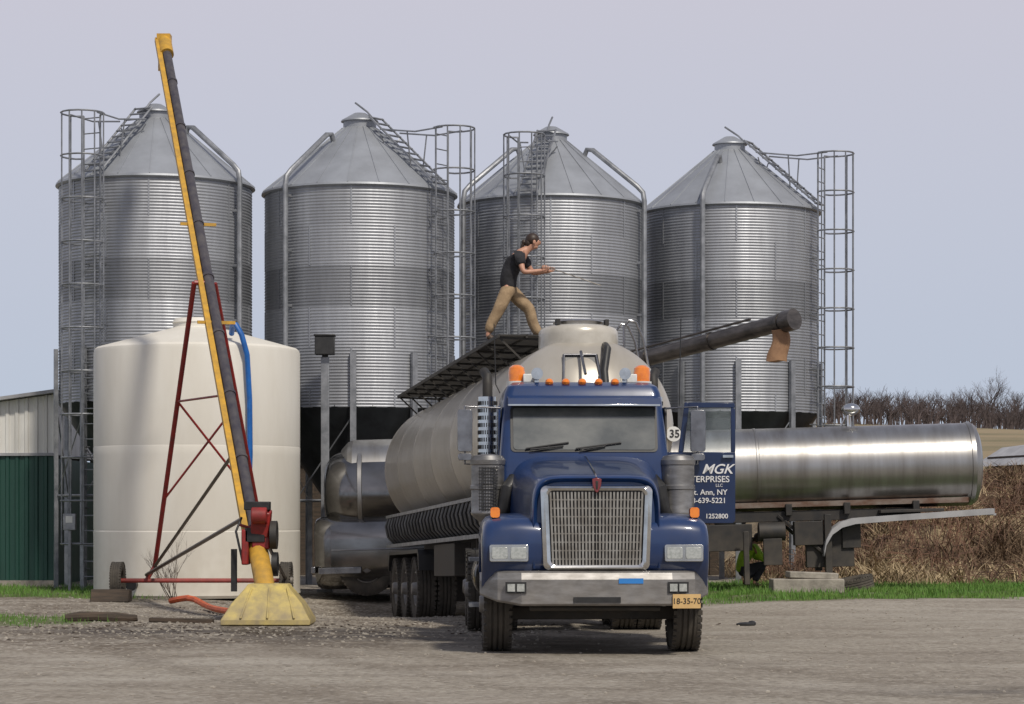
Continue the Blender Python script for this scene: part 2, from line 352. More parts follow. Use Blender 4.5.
for i in range(4200):
    x=random.uniform(-8,6.5) ; y=random.uniform(20,46)
    if i<2200: x=random.gauss(-3.6,1.8); y=random.gauss(38,3.0)
    elif i<3300: x=random.uniform(-8,.5); y=random.gauss(31,1.8)
    if -4.0<x<-2.7 and 32<y<33.6: continue
    s_=random.uniform(.006,.022)
    b.sphere((x,y,gh(x,y)+s_*.2),(s_*random.uniform(.8,1.6),s_*random.uniform(.8,1.4),s_*.7),5,3)
b.obj('loose_stones',mStone,smooth=0,kind='stuff')
b=MB()
for i in range(320):
    x=random.gauss(-3.8,2.2); y=random.gauss(32.0,1.4); s_=random.uniform(.015,.04)
    if -4.1<x<-2.6 and 31.8<y<33.7: continue
    b.box((x,y,gh(x,y)+.005),(s_*random.uniform(1,3),s_*.6,s_*.25),rot=(random.uniform(-.3,.3),random.uniform(-.3,.3),random.uniform(0,3)))
b.obj('muddy_debris',mWood,smooth=0,kind='stuff')
# ------------------------------------------------------------------ wheels
tb=MB()
pr=[(.29,-.11),(.33,-.14),(.44,-.15),(.495,-.14),(.52,-.12)]
for h in(-.06,0,.06): pr+=[(.52,h-.012),(.503,h-.008),(.503,h+.008),(.52,h+.012)]
pr+=[(.52,.12),(.495,.14),(.44,.15),(.33,.14),(.29,.11),(.27,0),(.29,-.11)]
tb.lathe(pr,40,axis='x')
for k in range(40):
    for sgn in(-1,1):
        t=6.2832*k/40; tb.box((sgn*.13,.507*math.cos(t),.507*math.sin(t)),(.05,.035,.05),rot=(t,0,0))
o=tb.obj('tyre',mTyre); TY=o.data; bpy.data.objects.remove(o)
rb=MB(); rb.lathe([(.29,-.1),(.285,.12),(.265,.125),(.255,.08),(.235,.03),(.20,.02),(.17,.05),(.12,.06),(.11,.09),(.10,.17),(.085,.19),(0,.195)],32,axis='x')
for k in range(10):
    t=.628*k; rb.cyl((.03,.165*math.cos(t),.165*math.sin(t)),(.085,.165*math.cos(t),.165*math.sin(t)),.014,n=6)
o=rb.obj('rim',mRim); RM=o.data; bpy.data.objects.remove(o)
def wheel(parent,x,y,z,side,along='x',s=1.0):
    w=part('wheel',parent,(x,y,z),(0,0,(0 if side>0 else math.pi)+(math.pi/2 if along=='y' else 0)))
    w.scale=(s,s,s)
    link('tyre',TY,w); link('rim',RM,w)
    return w
# ================================================================== TRUCK
T=thing('truck','blue tanker truck with chrome grille and open driver door','truck',(.90,25.4,0),(0,0,R(2.2)))
b=MB()
st=[(-1.23,.42,.64,.88),(-1.05,.10,.575,.905),(-.80,.0,.535,.905),(.80,.0,.535,.905),(1.05,.10,.575,.905),(1.23,.42,.64,.88)]
b.loft([[(x,y+.01,z0),(x,y-.012,z0+.02),(x,y-.012,z1-.09),(x,y+.03,z1-.02),(x,y+.06,z1),(x,y+.16,z1),(x,y+.10,z0)] for x,y,z0,z1 in st])
bump=b.obj('bumper',mBump,T,smooth=12,bevel=.006)
for x in(-.86,.86):
    b=MB(); b.box((x,-.005,.73),(.22,.05,.12))
    b.box((x-.05,-.035,.73),(.08,.02,.08),1);b.box((x+.05,-.035,.73),(.08,.02,.08),1)
    b.obj('fog_light',[mBlack,mLens],bump)
b=MB(); b.box((0,-.02,.60),(.5,.012,.06)); b.obj('tow_slot',mBlack,bump)
b=MB(); b.box((0.36,-.018,.80),(.26,.008,.055)); b.obj('sticker',mBlueS,bump)
b=MB(); b.box((.95,.0,.585),(.30,.012,.15),rot=(0,0,.1)); pl=b.obj('licence_plate',mPlate,bump); pl.location=(0,-.02,0)
text('plate_lettering','18-35-70',.085,mTextK,pl,(.95,-.009,.585),(R(90),0,.1))
b=MB()
for x in(-.42,.42): b.box((x,4.2,.85),(.09,8.0,.26))
b.box((0,.45,.75),(1.0,.5,.3)); b.box((0,1.05,.42),(1.9,.14,.14)); b.box((0,1.6,.95),(.9,1.9,.6)); b.box((0,3.0,.9),(1.9,1.6,.7))
for y in(5.9,7.2): b.cyl((-1.0,y,.5),(1.0,y,.5),.11); b.sphere((0,y,.5),.26)
b.box((0,6.6,1.02),(.9,.9,.14)); b.cyl((-.7,.3,.5),(.7,.3,.5),.03)
b.obj('chassis',mDarkM,T,bevel=.01)
for x,sd in((-1.03,-1),(1.03,1)): wheel(T,x,1.05,.52,sd)
for y in(5.9,7.2):
    for x,sd in((-1.1,-1),(-.77,-1),(.77,1),(1.1,1)): wheel(T,x,y,.52,sd)
# hood
def hs(y,w,zt,zb=.93,n=7.5,N=40):
    out=[]
    for k in range(N+1):
        t=math.pi*k/N; c=math.cos(t); s_=math.sin(t)
        out.append((w*math.copysign(abs(c)**(2/n),c),y,zb+(zt-zb)*s_**(2/n)))
    return out
b=MB(); b.loft([hs(.16,.63,1.85),hs(.12,.655,1.875),hs(.105,.668,1.89),hs(.12,.68,1.905),hs(.20,.69,1.925),hs(.45,.705,1.96),hs(.8,.74,2.01,n=6.5),hs(1.4,.81,2.09,n=6),hs(1.95,.88,2.165,n=6)])
hood=b.obj('hood',mBlue,T,smooth=40)
b=MB()
b.tube([(0,.105,1.892),(0,.25,1.937),(0,.8,2.017),(0,1.4,2.097),(0,1.9,2.168)],.012,6)
b.obj('hood_trim',mChrome,hood)
b=MB(); b.prism([(-.05,1.88),(0,1.895),(.05,1.88),(.045,1.81),(.02,1.75),(0,1.73),(-.02,1.75),(-.045,1.81)],'y',.022,.07)
b.prism([(-.015,1.86),(.015,1.86),(.010,1.77),(-.010,1.77)],'y',.015,.03,1); b.obj('hood_badge',[mRed,mDarkM],hood,bevel=.006)
gp=[]
for (cx,cz,a) in((.53,1.745,0),(-.53,1.745,90),(-.50,.98,180),(.50,.98,270)):
    for k in range(6):
        t=R(a+90*k/5); gp.append((cx+.065*math.cos(t),cz+.065*math.sin(t)))
gr=part('grille',T)
b=MB()
inn=[(x*.865,1.36+(z-1.36)*.885) for x,z in gp]; mid_=[(x*.93,1.36+(z-1.36)*.94) for x,z in gp]
b.loft([[(x,.11,z) for x,z in gp],[(x,.07,z) for x,z in gp],[(x,.045,z) for x,z in mid_],[(x,.06,z) for x,z in inn],[(x,.09,z) for x,z in inn]],caps=False)
b.obj('grille_surround',mChrome,gr,smooth=50)
b=MB()
b.prism([(x*.95,1.36+(z-1.36)*.95) for x,z in gp],'y',.10,.103,1)
for k in range(27):
    t=-1+2*k/26; b.bar((t*.46,.08,.965),(t*.49,.08,1.745),.010,.02)
for k in range(8):
    z=1.03+k*.09; b.box((0,.09,z),(.96,.010,.012))
b.obj('grille_bars',[mGrill,mBlack],gr,smooth=0)
base=[(.14,.92),(.09,1.05),(.08,1.2),(.09,1.33),(.13,1.41),(.22,1.46),(.5,1.495),(.9,1.51),(1.3,1.495),(1.6,1.42),(1.74,1.25),(1.78,.95)]
arch=[(1.05+.63*math.cos(R(a)),.55+.63*math.sin(R(a))) for a in range(28,173,12)]
for sgn in(-1,1):
    b=MB(); rings=[]
    for x,d in((.50,.02),(.66,-.0),(.82,-.01),(1.0,0),(1.10,.012),(1.16,.035),(1.195,.075),(1.212,.14)):
        ring=[]
        for i,(y,z) in enumerate(base):
            k=sm((z-.92)/.4); yy=y+d*.7*(1 if y<.6 else 0) ; ring.append((sgn*x,yy,z-d*k))
        rings.append(ring+[(sgn*x,y,z) for y,z in arch])
    b.loft(rings); f=b.obj('fender',mBlue,T,smooth=45)
    h=part('headlight',T)
    b=MB(); b.loft([[(sgn*.93+u,.12,v) for u,v in rrect(-.215,.215,1.0,1.19,.02)],[(sgn*.93+u,.045,v) for u,v in rrect(-.205,.205,1.005,1.185,.02)]])
    b.obj('headlight_bezel',mChrome,h,bevel=.004)
    for u in(-.1,.1):
        b=MB(); b.loft([[(sgn*.93+u+p,.05,q) for p,q in rrect(-.088,.088,1.03,1.16,.02)],[(sgn*.93+u+p*.95,.035,q) for p,q in rrect(-.085,.085,1.035,1.155,.02)]])
        b.obj('headlight_lens',mLens,h)
    b=MB(); b.loft([[(sgn*1.07+p,y,q) for p,q in rrect(-.05,.05,1.47,1.58,.03)] for y in(.28,.40)]); b.box((sgn*1.07,.36,1.47),(.07,.1,.05),1)
    b.obj('turn_signal',[mAmber,mBlack],T)
# cab
b=MB()
def ring(hx,y0,y1,z,r=.10): return [(x,y,z) for x,y in rrect(-hx,hx,y0,y1,r,5)]
b.loft([ring(.90,2.0,4.1,1.12),ring(.95,1.93,4.1,1.3),ring(.96,1.93,4.12,2.19),ring(.92,2.17,4.12,2.78),ring(.90,2.2,4.1,2.90),ring(.87,2.25,4.06,2.98),ring(.80,2.38,3.95,3.03),ring(.55,2.7,3.7,3.05)])
cab=b.obj('cab',mBlue,T,smooth=35)
def wy(z): return 1.93+(z-2.19)*.4068
def slab(b,poly,off,th,mi=0):
    b.loft([[(x,wy(z)-off,z) for x,z in poly],[(x,wy(z)-off+th,z) for x,z in poly]],mi=mi)
b=MB(); slab(b,rrect(-.84,.84,2.215,2.745,.05),.012,.03); slab(b,rrect(-.81,.81,2.24,2.725,.04),.020,.01,1)
ws=b.obj('windshield',[mBlack,mGlass],cab,smooth=0)
for x0,x1 in((-.05,.30),(-.62,-.3)):
    b=MB(); b.tube([(x0,wy(2.24)-.05,2.24),(x1*.8,wy(2.29)-.05,2.28)],.01,5); b.tube([(x0-.05,wy(2.26)-.04,2.25),(x1+.12,wy(2.33)-.04,2.32)],.012,5)
    b.obj('wiper',mBlack,cab)
b=MB(); b.prism([(1.98,2.76),(2.0,2.83),(2.25,2.88),(2.25,2.86),(2.03,2.81),(2.0,2.76)],'x',-.87,.87); b.box((0,1.975,2.75),(1.74,.02,.022),1); b.obj('sun_visor',[mBlue,mChrome],cab,bevel=.003)
for x in(-.38,-.19,0,.19,.38):
    b=MB(); b.sphere((x,2.34,3.03),(.05,.07,.045),12,6); b.obj('marker_light',mAmber,cab)
for x in(-.74,.73):
    bp_=part('beacon',cab)
    b=MB(); b.lathe([(.0,2.98),(.115,2.98),(.115,3.06),(.0,3.06)],20,(x,2.75,0)); b.obj('beacon_base',mWhite,bp_)
    b=MB(); b.lathe([(.095,3.06),(.10,3.16),(.09,3.22),(.05,3.25),(0,3.255)],20,(x,2.75,0)); b.obj('beacon_lens',mAmber,bp_)
for x in(-.52,.5):
    b=MB(); b.tube([(x,2.35,3.13),(x,2.40,3.13),(x,2.55,3.13),(x,2.9,3.13)],[.07,.045,.03,.02],12); b.box((x,2.6,3.07),(.05,.3,.08)); b.obj('air_horn',mChrome,cab)
for x in(-.61,.6):
    b=MB(); b.box((x,2.65,3.09),(.12,.12,.10)); b.obj('roof_box',mWhite,cab,bevel=.01)
b=MB(); b.prism(rrect(2.2,3.05,1.35,2.75,.06),'x',-.975,-.95); dl=b.obj('door',mBlue,cab,bevel=.01)
b=MB(); b.prism(rrect(2.38,2.98,2.2,2.7,.05),'x',-.982,-.97); b.obj('side_window',mGlass,dl)
b=MB(); b.prism(rrect(2.2,3.1,1.3,2.74,.06),'x',.945,.968); b.obj('door_opening_shade',mBlack,cab)  # black slab on the cab side, painted as the unlit interior
D=part('open_door',cab,(.97,2.2,0),(0,0,R(-4)))
b=MB()
b.prism([(0,1.40),(.76,1.40),(.785,1.43),(.785,2.22),(0,2.22)],'y',0,.06)
b.prism([(.13,2.22),(.19,2.22),(.25,2.71),(.25,2.79),(.20,2.79)],'y',0,.05)
b.prism([(.25,2.73),(.785,2.73),(.77,2.79),(.25,2.79)],'y',.0,.05)
b.prism([(.735,2.22),(.785,2.22),(.785,2.73),(.735,2.73)],'y',0,.05)
b.obj('door_panel',mBlueD,D,'blue door panel with white lettering',bevel=.006)
b=MB(); b.prism([(.19,2.22),(.735,2.22),(.735,2.73),(.25,2.73)],'y',.02,.028); b.obj('door_window',mWin,D)
text('door_lettering','MGK',.155,mText,D,(.575,-.006,2.02),shear=.35,sx=1.05,off=.002)
text('door_lettering','ENTERPRISES',.10,mText,D,(.43,-.006,1.905),off=.001)
text('door_lettering','LLC',.05,mText,D,(.60,-.006,1.835))
text('door_lettering','Ft. Ann, NY',.088,mText,D,(.48,-.006,1.755),off=.001)
text('door_lettering','518-639-5221',.085,mText,D,(.44,-.006,1.66),off=.001)
text('door_lettering','1252800',.075,mText,D,(.57,-.006,1.48),off=.001)
b=MB(); b.box((.70,-.03,2.17),(.12,.03,.03)); b.obj('door_handle',mChrome,D)
for sgn,xx in((-1,-1.10),(1,1.07)):
    b=MB(); b.lathe([(.02,1.30),(.08,1.30),(.10,1.42),(.19,1.50),(.195,1.52),(.19,1.54),(.19,1.78),(.2,1.79),(.2,1.83),(.19,1.84),(.19,2.06),(.2,2.07),(.205,2.12),(.17,2.17),(.05,2.19),(0,2.19)],32,(xx,1.98,0))
    b.obj('air_cleaner',mBump,T)
    b=MB(); b.tube([(xx-sgn*.05,1.95,1.34),(xx-sgn*.18,1.8,1.55),(xx-sgn*.22,1.8,1.8),(xx-sgn*.3,1.9,1.9)],.08,12); b.obj('intake_duct',mBlack,T)
    b=MB(); b.lathe([(.06,1.2),(.06,2.25),(.065,2.3)],16,(xx+sgn*-.06,4.25,0)); b.lathe([(.115,2.1),(.115,2.95)],24,(xx-sgn*.06,4.25,0),mi=1)
    for k in range(24):
        for j in range(9):
            t=6.2832*(k+.5*(j%2))/24; b.box((xx-sgn*.06+.117*math.cos(t),4.25+.117*math.sin(t),2.15+j*.09),(.012,.012,.05),2,rot=(0,0,t))
    b.tube([(xx-sgn*.06,4.25,2.9),(xx-sgn*.06,4.25,3.1),(xx-sgn*.06,4.28,3.2),(xx-sgn*.02,4.4,3.27)],.062,12)
    b.obj('exhaust_stack',[mDarkM,mChrome,mBlack],T)
    mx_=-1.36 if sgn<0 else 1.31
    b=MB(); b.loft([[(mx_+u,y,v) for u,v in rrect(-.085,.085,2.22,2.70,.03)] for y in(2.02,2.08)]); b.loft([[(mx_+u,y,v) for u,v in rrect(-.08,.08,2.12,2.20,.03)] for y in(2.03,2.08)])
    b.tube([(sgn*.95,2.15,2.72),(mx_,2.1,2.74),(mx_,2.1,2.08),(sgn*.95,2.15,2.06)],.014,6,)
    b.obj('mirror',mMirror,T,bevel=.006)
    b=MB(); b.lathe([(.0,2.3),(.31,2.3),(.33,2.34),(.33,3.8),(.31,3.84),(0,3.84)],32,(sgn*.92,0,.78),'y'); b.obj('fuel_tank',mGloss,T)
    for zz in(.45,.98):
        b=MB(); b.box((sgn*1.2,2.7,zz),(.2,.5,.04)); b.obj('step',mGal,T)
b=MB()
for k in range(14): b.box((-1.10,1.785,1.56+k*.036),(.22,.01,.012))
for k in range(7): b.box((-1.2+k*.033,1.78,1.79),(.008,.008,.5))
b.obj('intake_grille',mBlack,T)
b=MB(); b.tube([(-.95,2.3,2.9),(-1.0,2.3,3.0),(-1.02,2.3,3.7)],.006,4); b.obj('antenna',mBlack,T)
b=MB(); b.tube([(1.1,2.1,2.75),(1.12,2.1,3.75)],.006,4); b.obj('antenna',mBlack,T)
# ================================================================== TRAILER
TR=thing('tank_trailer','dull metal bulk tank trailer with a dark walkway along its top','trailer',(1.02,31.5,0),(R(-1.6),0,R(9.8)))
Mtr=Matrix.Translation((1.02,31.5,0))@Euler((R(-1.6),0,R(9.8))).to_matrix().to_4x4(); Mi=Mtr.inverted()
LN=12.6; CZ=2.65
b=MB()
prof=[(0,-.50),(.15,-.495),(.3,-.475),(.45,-.44),(.6,-.385),(.75,-.315),(.88,-.23),(.98,-.14),(1.06,-.05),(1.12,.04),(1.17,.12),(1.195,.2),(1.2,.26)]
y=.26
while y<LN-.1:
    y2=min(y+2.1,LN-.02)
    prof+=[(1.2,y+.03),(1.2,y2-.025),(1.206,y2-.02),(1.206,y2+.0)] ; y=y2
prof+=[(1.2,LN),(1.0,LN+.18),(.6,LN+.34),(0,LN+.4)]
b.lathe(prof,96,(0,0,CZ),'y'); tank=b.obj('tank',mTank,TR,smooth=40)
b=MB(); b.lathe([(0,4.045),(.25,4.04),(.42,4.025),(.50,3.995),(.53,3.95),(.535,3.90),(.535,3.5)],64,(-.02,.55,0)); b.obj('hatch_collar',mCreamC,TR,smooth=50)
b=MB(); b.lathe([(.30,4.03),(.33,4.03),(.34,4.08),(.30,4.10),(0,4.11)],40,(-.02,.55,0)); b.obj('hatch_lid',mStain,TR)
for sgn in(-1,1):
    b=MB(); b.box((-.02+sgn*.33,.3,4.06),(.05,.12,.08)); b.obj('lid_clamp',mDarkM,TR)
b=MB()
rc=[(-.42,3.05),(.10,3.05),(.06,3.58),(-.36,3.58)]
def hy(x,z):
    r=math.hypot(x,z-CZ); 
    for (r0,h0),(r1,h1) in zip(prof[:13],prof[1:13]):
        if r0<=r<=r1: return h0+(h1-h0)*(r-r0)/(r1-r0)
    return .2
b.loft([[(x,hy(x,z)-.035,z) for x,z in rc],[(x,hy(x,z)+.05,z) for x,z in rc]]); b.obj('recess_shade_panel',mDull,TR)  # dark slab set on the head, its colour stands for a shaded recess
b=MB()
for i in range(4):
    (x0,z0),(x1,z1)=rc[i],rc[(i+1)%4]; b.tube([(x0,hy(x0,z0)-.05,z0),(x1,hy(x1,z1)-.05,z1)],.02,8)
b.tube([(-.15,hy(-.15,3.6)-.1,3.62),(-.15,-.55,3.3)],.02,6)
b.obj('recess_frame',mMirror,TR)
b=MB(); b.tube([(.22,-.05,3.72),(.20,-.28,3.66),(.12,-.45,3.35),(.13,-.62,2.8)],.05,12); b.obj('vent_hose',mBlack,TR)
for y in(3.2,5.8,8.4,11.0):
    b=MB(); b.lathe([(0,4.0),(.2,3.99),(.27,3.95),(.28,3.91),(.26,3.90),(.26,3.72)],24,(.45,y,0)); b.obj('hatch',mCreamC,TR)
WZ=3.975
b=MB()
for k in range(124): b.box((-.42,1.25+k*.09,WZ),(1.10,.05,.018))
for x in(-.985,-.60,-.2,.13): b.box((x,6.8,WZ-.01),(.025,11.15,.05))
for k in range(12): 
    y=1.3+k*.99
    b.bar((-.98,y,WZ-.02),(-.66,y,3.65),.025,.025); b.bar((-.98,y,WZ-.03),(-.1,y,WZ-.06),.03,.03); b.bar((-.25,y,WZ-.03),(-.25,y,3.82),.03,.03)
b.obj('walkway',mDarkM,TR,smooth=0)
b=MB()
for y in(1.2,1.7): b.tube([(.75,y,3.55),(.75,y,4.10),(.82,y,4.2),(.92,y,4.17),(1.02,y,3.95),(1.12,y,3.4),(1.2,y,3.0)],.018,8)
b.obj('grab_rail',mMirror,TR)
for sgn in(-1,1):
    b=MB()
    rings=[[(sgn*x,y,z) for x,z in((1.16,1.76),(1.20,1.60),(1.16,1.42),(1.02,1.28),(1.0,1.3),(1.13,1.43),(1.17,1.60),(1.13,1.76))] for y in(1.6,12.4)]
    b.loft(rings)
    for k in range(28):
        y=1.65+k*.395; b.tube([(sgn*x,y,z) for x,z in((1.165,1.78),(1.22,1.60),(1.18,1.42),(1.04,1.27))],.025,6,mi=1)
    b.box((sgn*1.17,7.0,1.25),(.05,10.9,.06),2); b.box((sgn*1.19,7.0,1.78),(.03,10.9,.05),2)
    b.obj('underside_shade_skirt',[mDarkM,mDull,mGal],TR)  # dark skirt stands for the shaded tank underside, ribs for its stiffeners
b=MB()
for x in(-.45,.45): b.box((x,6.6,1.15),(.12,11.6,.3))
for k in range(8): b.box((0,1.2+k*1.5,1.15),(.9,.1,.2)); b.box((0,1.2+k*1.5,1.42),(1.9,.1,.25))
for x in(-.8,.8): b.box((x,4.0,.75),(.14,.14,1.1)); b.box((x,4.0,.2),(.3,.3,.05))
b.box((0,12.5,.85),(2.2,.1,.14)); 
for k in range(5): b.prism([(3+k*1.7-.6,1.35),(3+k*1.7+.6,1.35),(3+k*1.7+.12,.75),(3+k*1.7-.12,.75)],'x',-.35,.35)
b.box((-1.0,5.6,.95),(.25,2.2,.5)); b.box((0,12.3,.7),(2.3,.02,.9))
b.obj('chassis',mDarkM,TR,bevel=.01)
for y in(8.2,9.5,10.8):
    for x,sd in((-1.1,-1),(-.77,-1),(.77,1),(1.1,1)): wheel(TR,x,y,.50,sd)
for sgn in(-1,1):
    b=MB(); b.prism([(7.5,1.05),(7.6,1.14),(11.4,1.14),(11.5,1.05),(11.55,.8),(11.5,.8),(11.42,1.0),(11.36,1.08),(7.64,1.08),(7.58,1.0),(7.5,.8),(7.45,.8)],'x',sgn*.6,sgn*1.27)
    b.obj('fender',mBlack,TR)
b=MB(); b.cyl((1.135,-.06,2.56),(1.135,.2,2.56),.10,n=28); st_=b.obj('round_sticker',mWhite,TR); text('sticker_number','35',.145,mTextK,st_,(1.145,-.066,2.56),off=.002)
A=part('unloading_auger',TR)
p0=Mi@Vector((1.2,36,3.62)); p1=Mi@Vector((3.84,33.0,4.17)); d=(p1-p0).normalized()
b=MB(); b.tube([p0,p1],.12,20); 
for t in(.3,.62,.95): q=p0.lerp(p1,t); b.tube([q-d*.025,q+d*.025],.135,20)
b.tube([p1-d*.12,p1+d*.06],.15,20); b.tube([p0+Vector((0,-.10,.16)),p0.lerp(p1,.8)+Vector((0,-.10,.16))],.018,6)
b.obj('auger_tube',mAug,A)
q=p1-d*.22
b=MB(); ug=Mi.to_3x3()@Vector((0,0,-1))
rings=[]
for k in range(7):
    t=k/6; c=q+ug*(.1+.43*t)+Vector((-.02*t+.03*math.sin(t*5),-.02,0)); w=.12+.03*t
    rings.append([c+Vector((w*math.cos(a),.09*math.sin(a),.01*math.sin(a*3+k))) for a in [6.28*i/12 for i in range(12)]])
b.loft(rings); b.obj('discharge_sock',mCard,A)
# ================================================================== STEEL TRAILER
S=thing('steel_tank_trailer','long stainless steel tank trailer parked behind the truck','trailer',(2.66,45.8,0),(0,R(-1.6),0))
b=MB(); b.lathe([(0,-5.95),(.3,-5.93),(.6,-5.83),(.74,-5.7),(.78,-5.6),(.78,-2.0),(.79,-1.99),(.79,-1.95),(.78,-1.94),(.78,2.0),(.79,2.01),(.79,2.05),(.78,2.06),(.78,6.05),(.795,6.06),(.795,6.14),(.78,6.16),(.74,6.22),(.6,6.28),(.3,6.32),(0,6.33)],56,(0,0,2.28),'x'); b.obj('tank',mStain,S,smooth=20)
b=MB(); seg=[(math.cos(R(a)),math.sin(R(a))) for a in range(-125,-54,7)]
b.loft([[(x,.797*c,2.28+.797*s_) for c,s_ in seg]+[(x,.785*c,2.28+.785*s_) for c,s_ in seg[::-1]] for x in(-5.4,6.04)]); b.box((.3,-.5,1.60),(11.4,.05,.10)); b.obj('underside_band',mRustB,S)
b=MB(); rings=[]
for i in range(11):
    a=math.pi/2*i/10; x=-5.45-.72*math.sin(a)**.9; k=max(.02,math.cos(a)**.42)
    rings.append([(x,.97*k*math.cos(t),2.00+.90*k*math.sin(t)) for t in [6.2832*j/44 for j in range(44)]])
b.loft([[(-4.4,p[1],p[2]) for p in rings[0]]]+rings); b.obj('rear_dome',mPol,S,smooth=60)
b=MB(); b.lathe([(.98,-5.50),(.995,-5.49),(.995,-5.42),(.98,-5.41)],56,(0,0,1.99),'x'); b.obj('dome_ring',mStain,S)
b=MB(); rings=[]
for x,k in((-6.34,.70),(-6.30,.88),(-6.2,.97),(-6.0,1.0),(-3.2,1.0)):
    rings.append([(x,y*k,1.0+(z-1.0)*(.4+.6*k)) for y,z in rrect(-1.1,1.1,.24,1.62,.45,8)])
b.loft(rings); b.obj('wheel_fairing',mPol,S,smooth=50)
b=MB(); b.box((-6.35,0,.62),(.08,2.2,.12)); b.box((-5.85,-1.13,.60),(.80,.05,.12)); b.box((-4.7,-1.115,.98),(2.6,.02,.03)); b.obj('rear_bumper',mMirror,S,bevel=.01)
b=MB()
for y in(-.4,.4): b.box((-.4,y,1.38),(11.0,.1,.2))
for x in(-5,-3,-1,1,2.6,3.7,5): b.box((x,0,1.5),(.12,1.2,.22))
for y in(-.75,.75):
    b.box((3.3,y,.85),(.13,.13,1.1)); b.box((3.3,y,.2),(.3,.3,.06)); b.bar((3.3,y,.6),(2.4,y*.6,1.4),.06,.06)
b.box((2.95,-.6,1.05),(.55,.3,.45)); b.box((3.75,-.5,1.0),(.35,.4,.5)); b.cyl((2.0,-.7,1.1),(2.5,-.7,1.1),.18); b.box((3.35,-.55,.75),(.9,.2,.7)); b.box((1.2,-.3,1.0),(1.4,.5,.5))
b.box((4.9,0,1.42),(1.2,1.5,.06)); b.box((1.75,-.85,.62),(.1,.1,1.0)); b.box((2.25,-.8,.72),(.35,.1,.5))
b.obj('chassis',mDarkM,S,bevel=.01)
b=MB()
path=[(3.2,.72),(3.24,.92),(3.36,1.12),(3.55,1.25),(3.8,1.31),(4.6,1.35),(6.4,1.42)]
b.loft([[(x,-.95,z),(x,-.45,z),(x,-.45,z-.11),(x,-.95,z-.11)] for x,z in path]); b.box((6.2,-.6,1.32),(.5,.5,.04),rot=(0,.05,0)); b.obj('fender_guard',mRoofL,S,'pale weathered curved metal guard')
b=MB(); b.tube([(3.85,0,3.0),(3.85,0,3.25),(3.95,0,3.35)],.05,8); b.sphere((3.9,0,3.38),(.18,.15,.12)); b.tube([(3.70,0,3.06),(3.80,0,3.25)],.02,5); b.obj('vent',mChrome,S)
b=MB(); b.lathe([(.26,3.0),(.28,3.1),(.25,3.14),(0,3.17)],24,(.2,0,0)); b.obj('hatch',mStain,S)
for x in(-5.35,-4.2):
    for y,sd in((-.9,-1),(-.58,-1),(.58,1),(.9,1)): wheel(S,x,y,.64,sd,'y')
C=thing('concrete_block','weathered concrete block lying in the grass','block',(5.35,43.6,gh(5.35,43.6)),(0,0,.06))
b=MB(); b.box((0,0,.12),(1.3,.5,.26)); b.box((.1,.02,.31),(.9,.4,.12),rot=(0,.04,.05)); b.obj('block',mConc,C,bevel=.02)
Tt=thing('scrap_tyre','old black tyre lying in the grass','tyre',(6.35,44.9,gh(6.35,44.9)+.12),(0,R(78),0.2)); tt=link('tyre',TY,Tt); tt.scale=(.8,.8,.8)
DS=thing('shade_backdrop','long dark shed shape added for the shade behind the silos','shed',(-2.6,58,0))  # added dark building shape, stands in for the shading behind the silo bottoms
b=MB(); b.box((0,2,1.5),(15.2,4,3.0)); 
for k in range(38): b.box((-7.4+k*.4,-.012,1.5),(.04,.03,2.98))
b.obj('wall',mWood,DS,smooth=0)
b=MB(); b.prism([(-.3,2.95),(2,3.25),(4.3,2.95),(4.3,3.02),(2,3.33),(-.3,3.02)],'x',-7.8,7.8); b.obj('roof',mRust,DS)
# ================================================================== SILOS
def shell_mesh():
    b=MB(); n=80
    z=3.85; prof=[]
    while z<8.3:
        prof.append((1.95+.0075*math.sin(2*math.pi*(z-3.85)/.062),z)); z+=.0155
    b.lathe(prof+[(1.95,8.3)],n)
    for t in range(6):
        for k in range(7):
            a=6.2832*(k+.5*(t%2))/7; z0=8.3-.815*(t+1); 
            if z0<3.7: z0=3.85
            b.box((1.957*math.cos(a),1.957*math.sin(a),(z0+8.3-.815*t)/2),(.010,.03,8.3-.815*t-z0-.02),rot=(0,0,a))
    o=b.obj('silo_wall',mGalv,smooth=70); m=o.data; bpy.data.objects.remove(o); return m
SH=shell_mesh()
b=MB(); b.lathe([(1.96,8.24),(2.02,8.27),(2.01,8.31),(.34,9.68)],72,a0=.1)
for k in range(20):
    a=.1+6.2832*k/20; b.bar((2.01*math.cos(a),2.01*math.sin(a),8.312),(.36*math.cos(a),.36*math.sin(a),9.672),.018,.025)
b.tube([(1.98*math.cos(a),1.98*math.sin(a),8.28) for a in [6.2832*i/48 for i in range(48)]],.02,6,closed=True)
o=b.obj('roof',mRoof,smooth=25); RF=o.data; bpy.data.objects.remove(o)
b=MB(); b.lathe([(.34,9.66),(.34,9.80),(.39,9.81),(.38,9.84),(.12,9.99),(0,10.0)],24); o=b.obj('cap',mRoof); CP=o.data; bpy.data.objects.remove(o)
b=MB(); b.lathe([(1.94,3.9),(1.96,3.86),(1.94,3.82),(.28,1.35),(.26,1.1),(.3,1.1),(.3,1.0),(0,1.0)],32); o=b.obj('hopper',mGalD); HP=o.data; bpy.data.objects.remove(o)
b=MB(); b.box((2.02,0,2.45),(.08,.12,5.0)); b.box((2.02,0,.03),(.3,.3,.06)); o=b.obj('leg',mGal); LG=o.data; bpy.data.objects.remove(o)
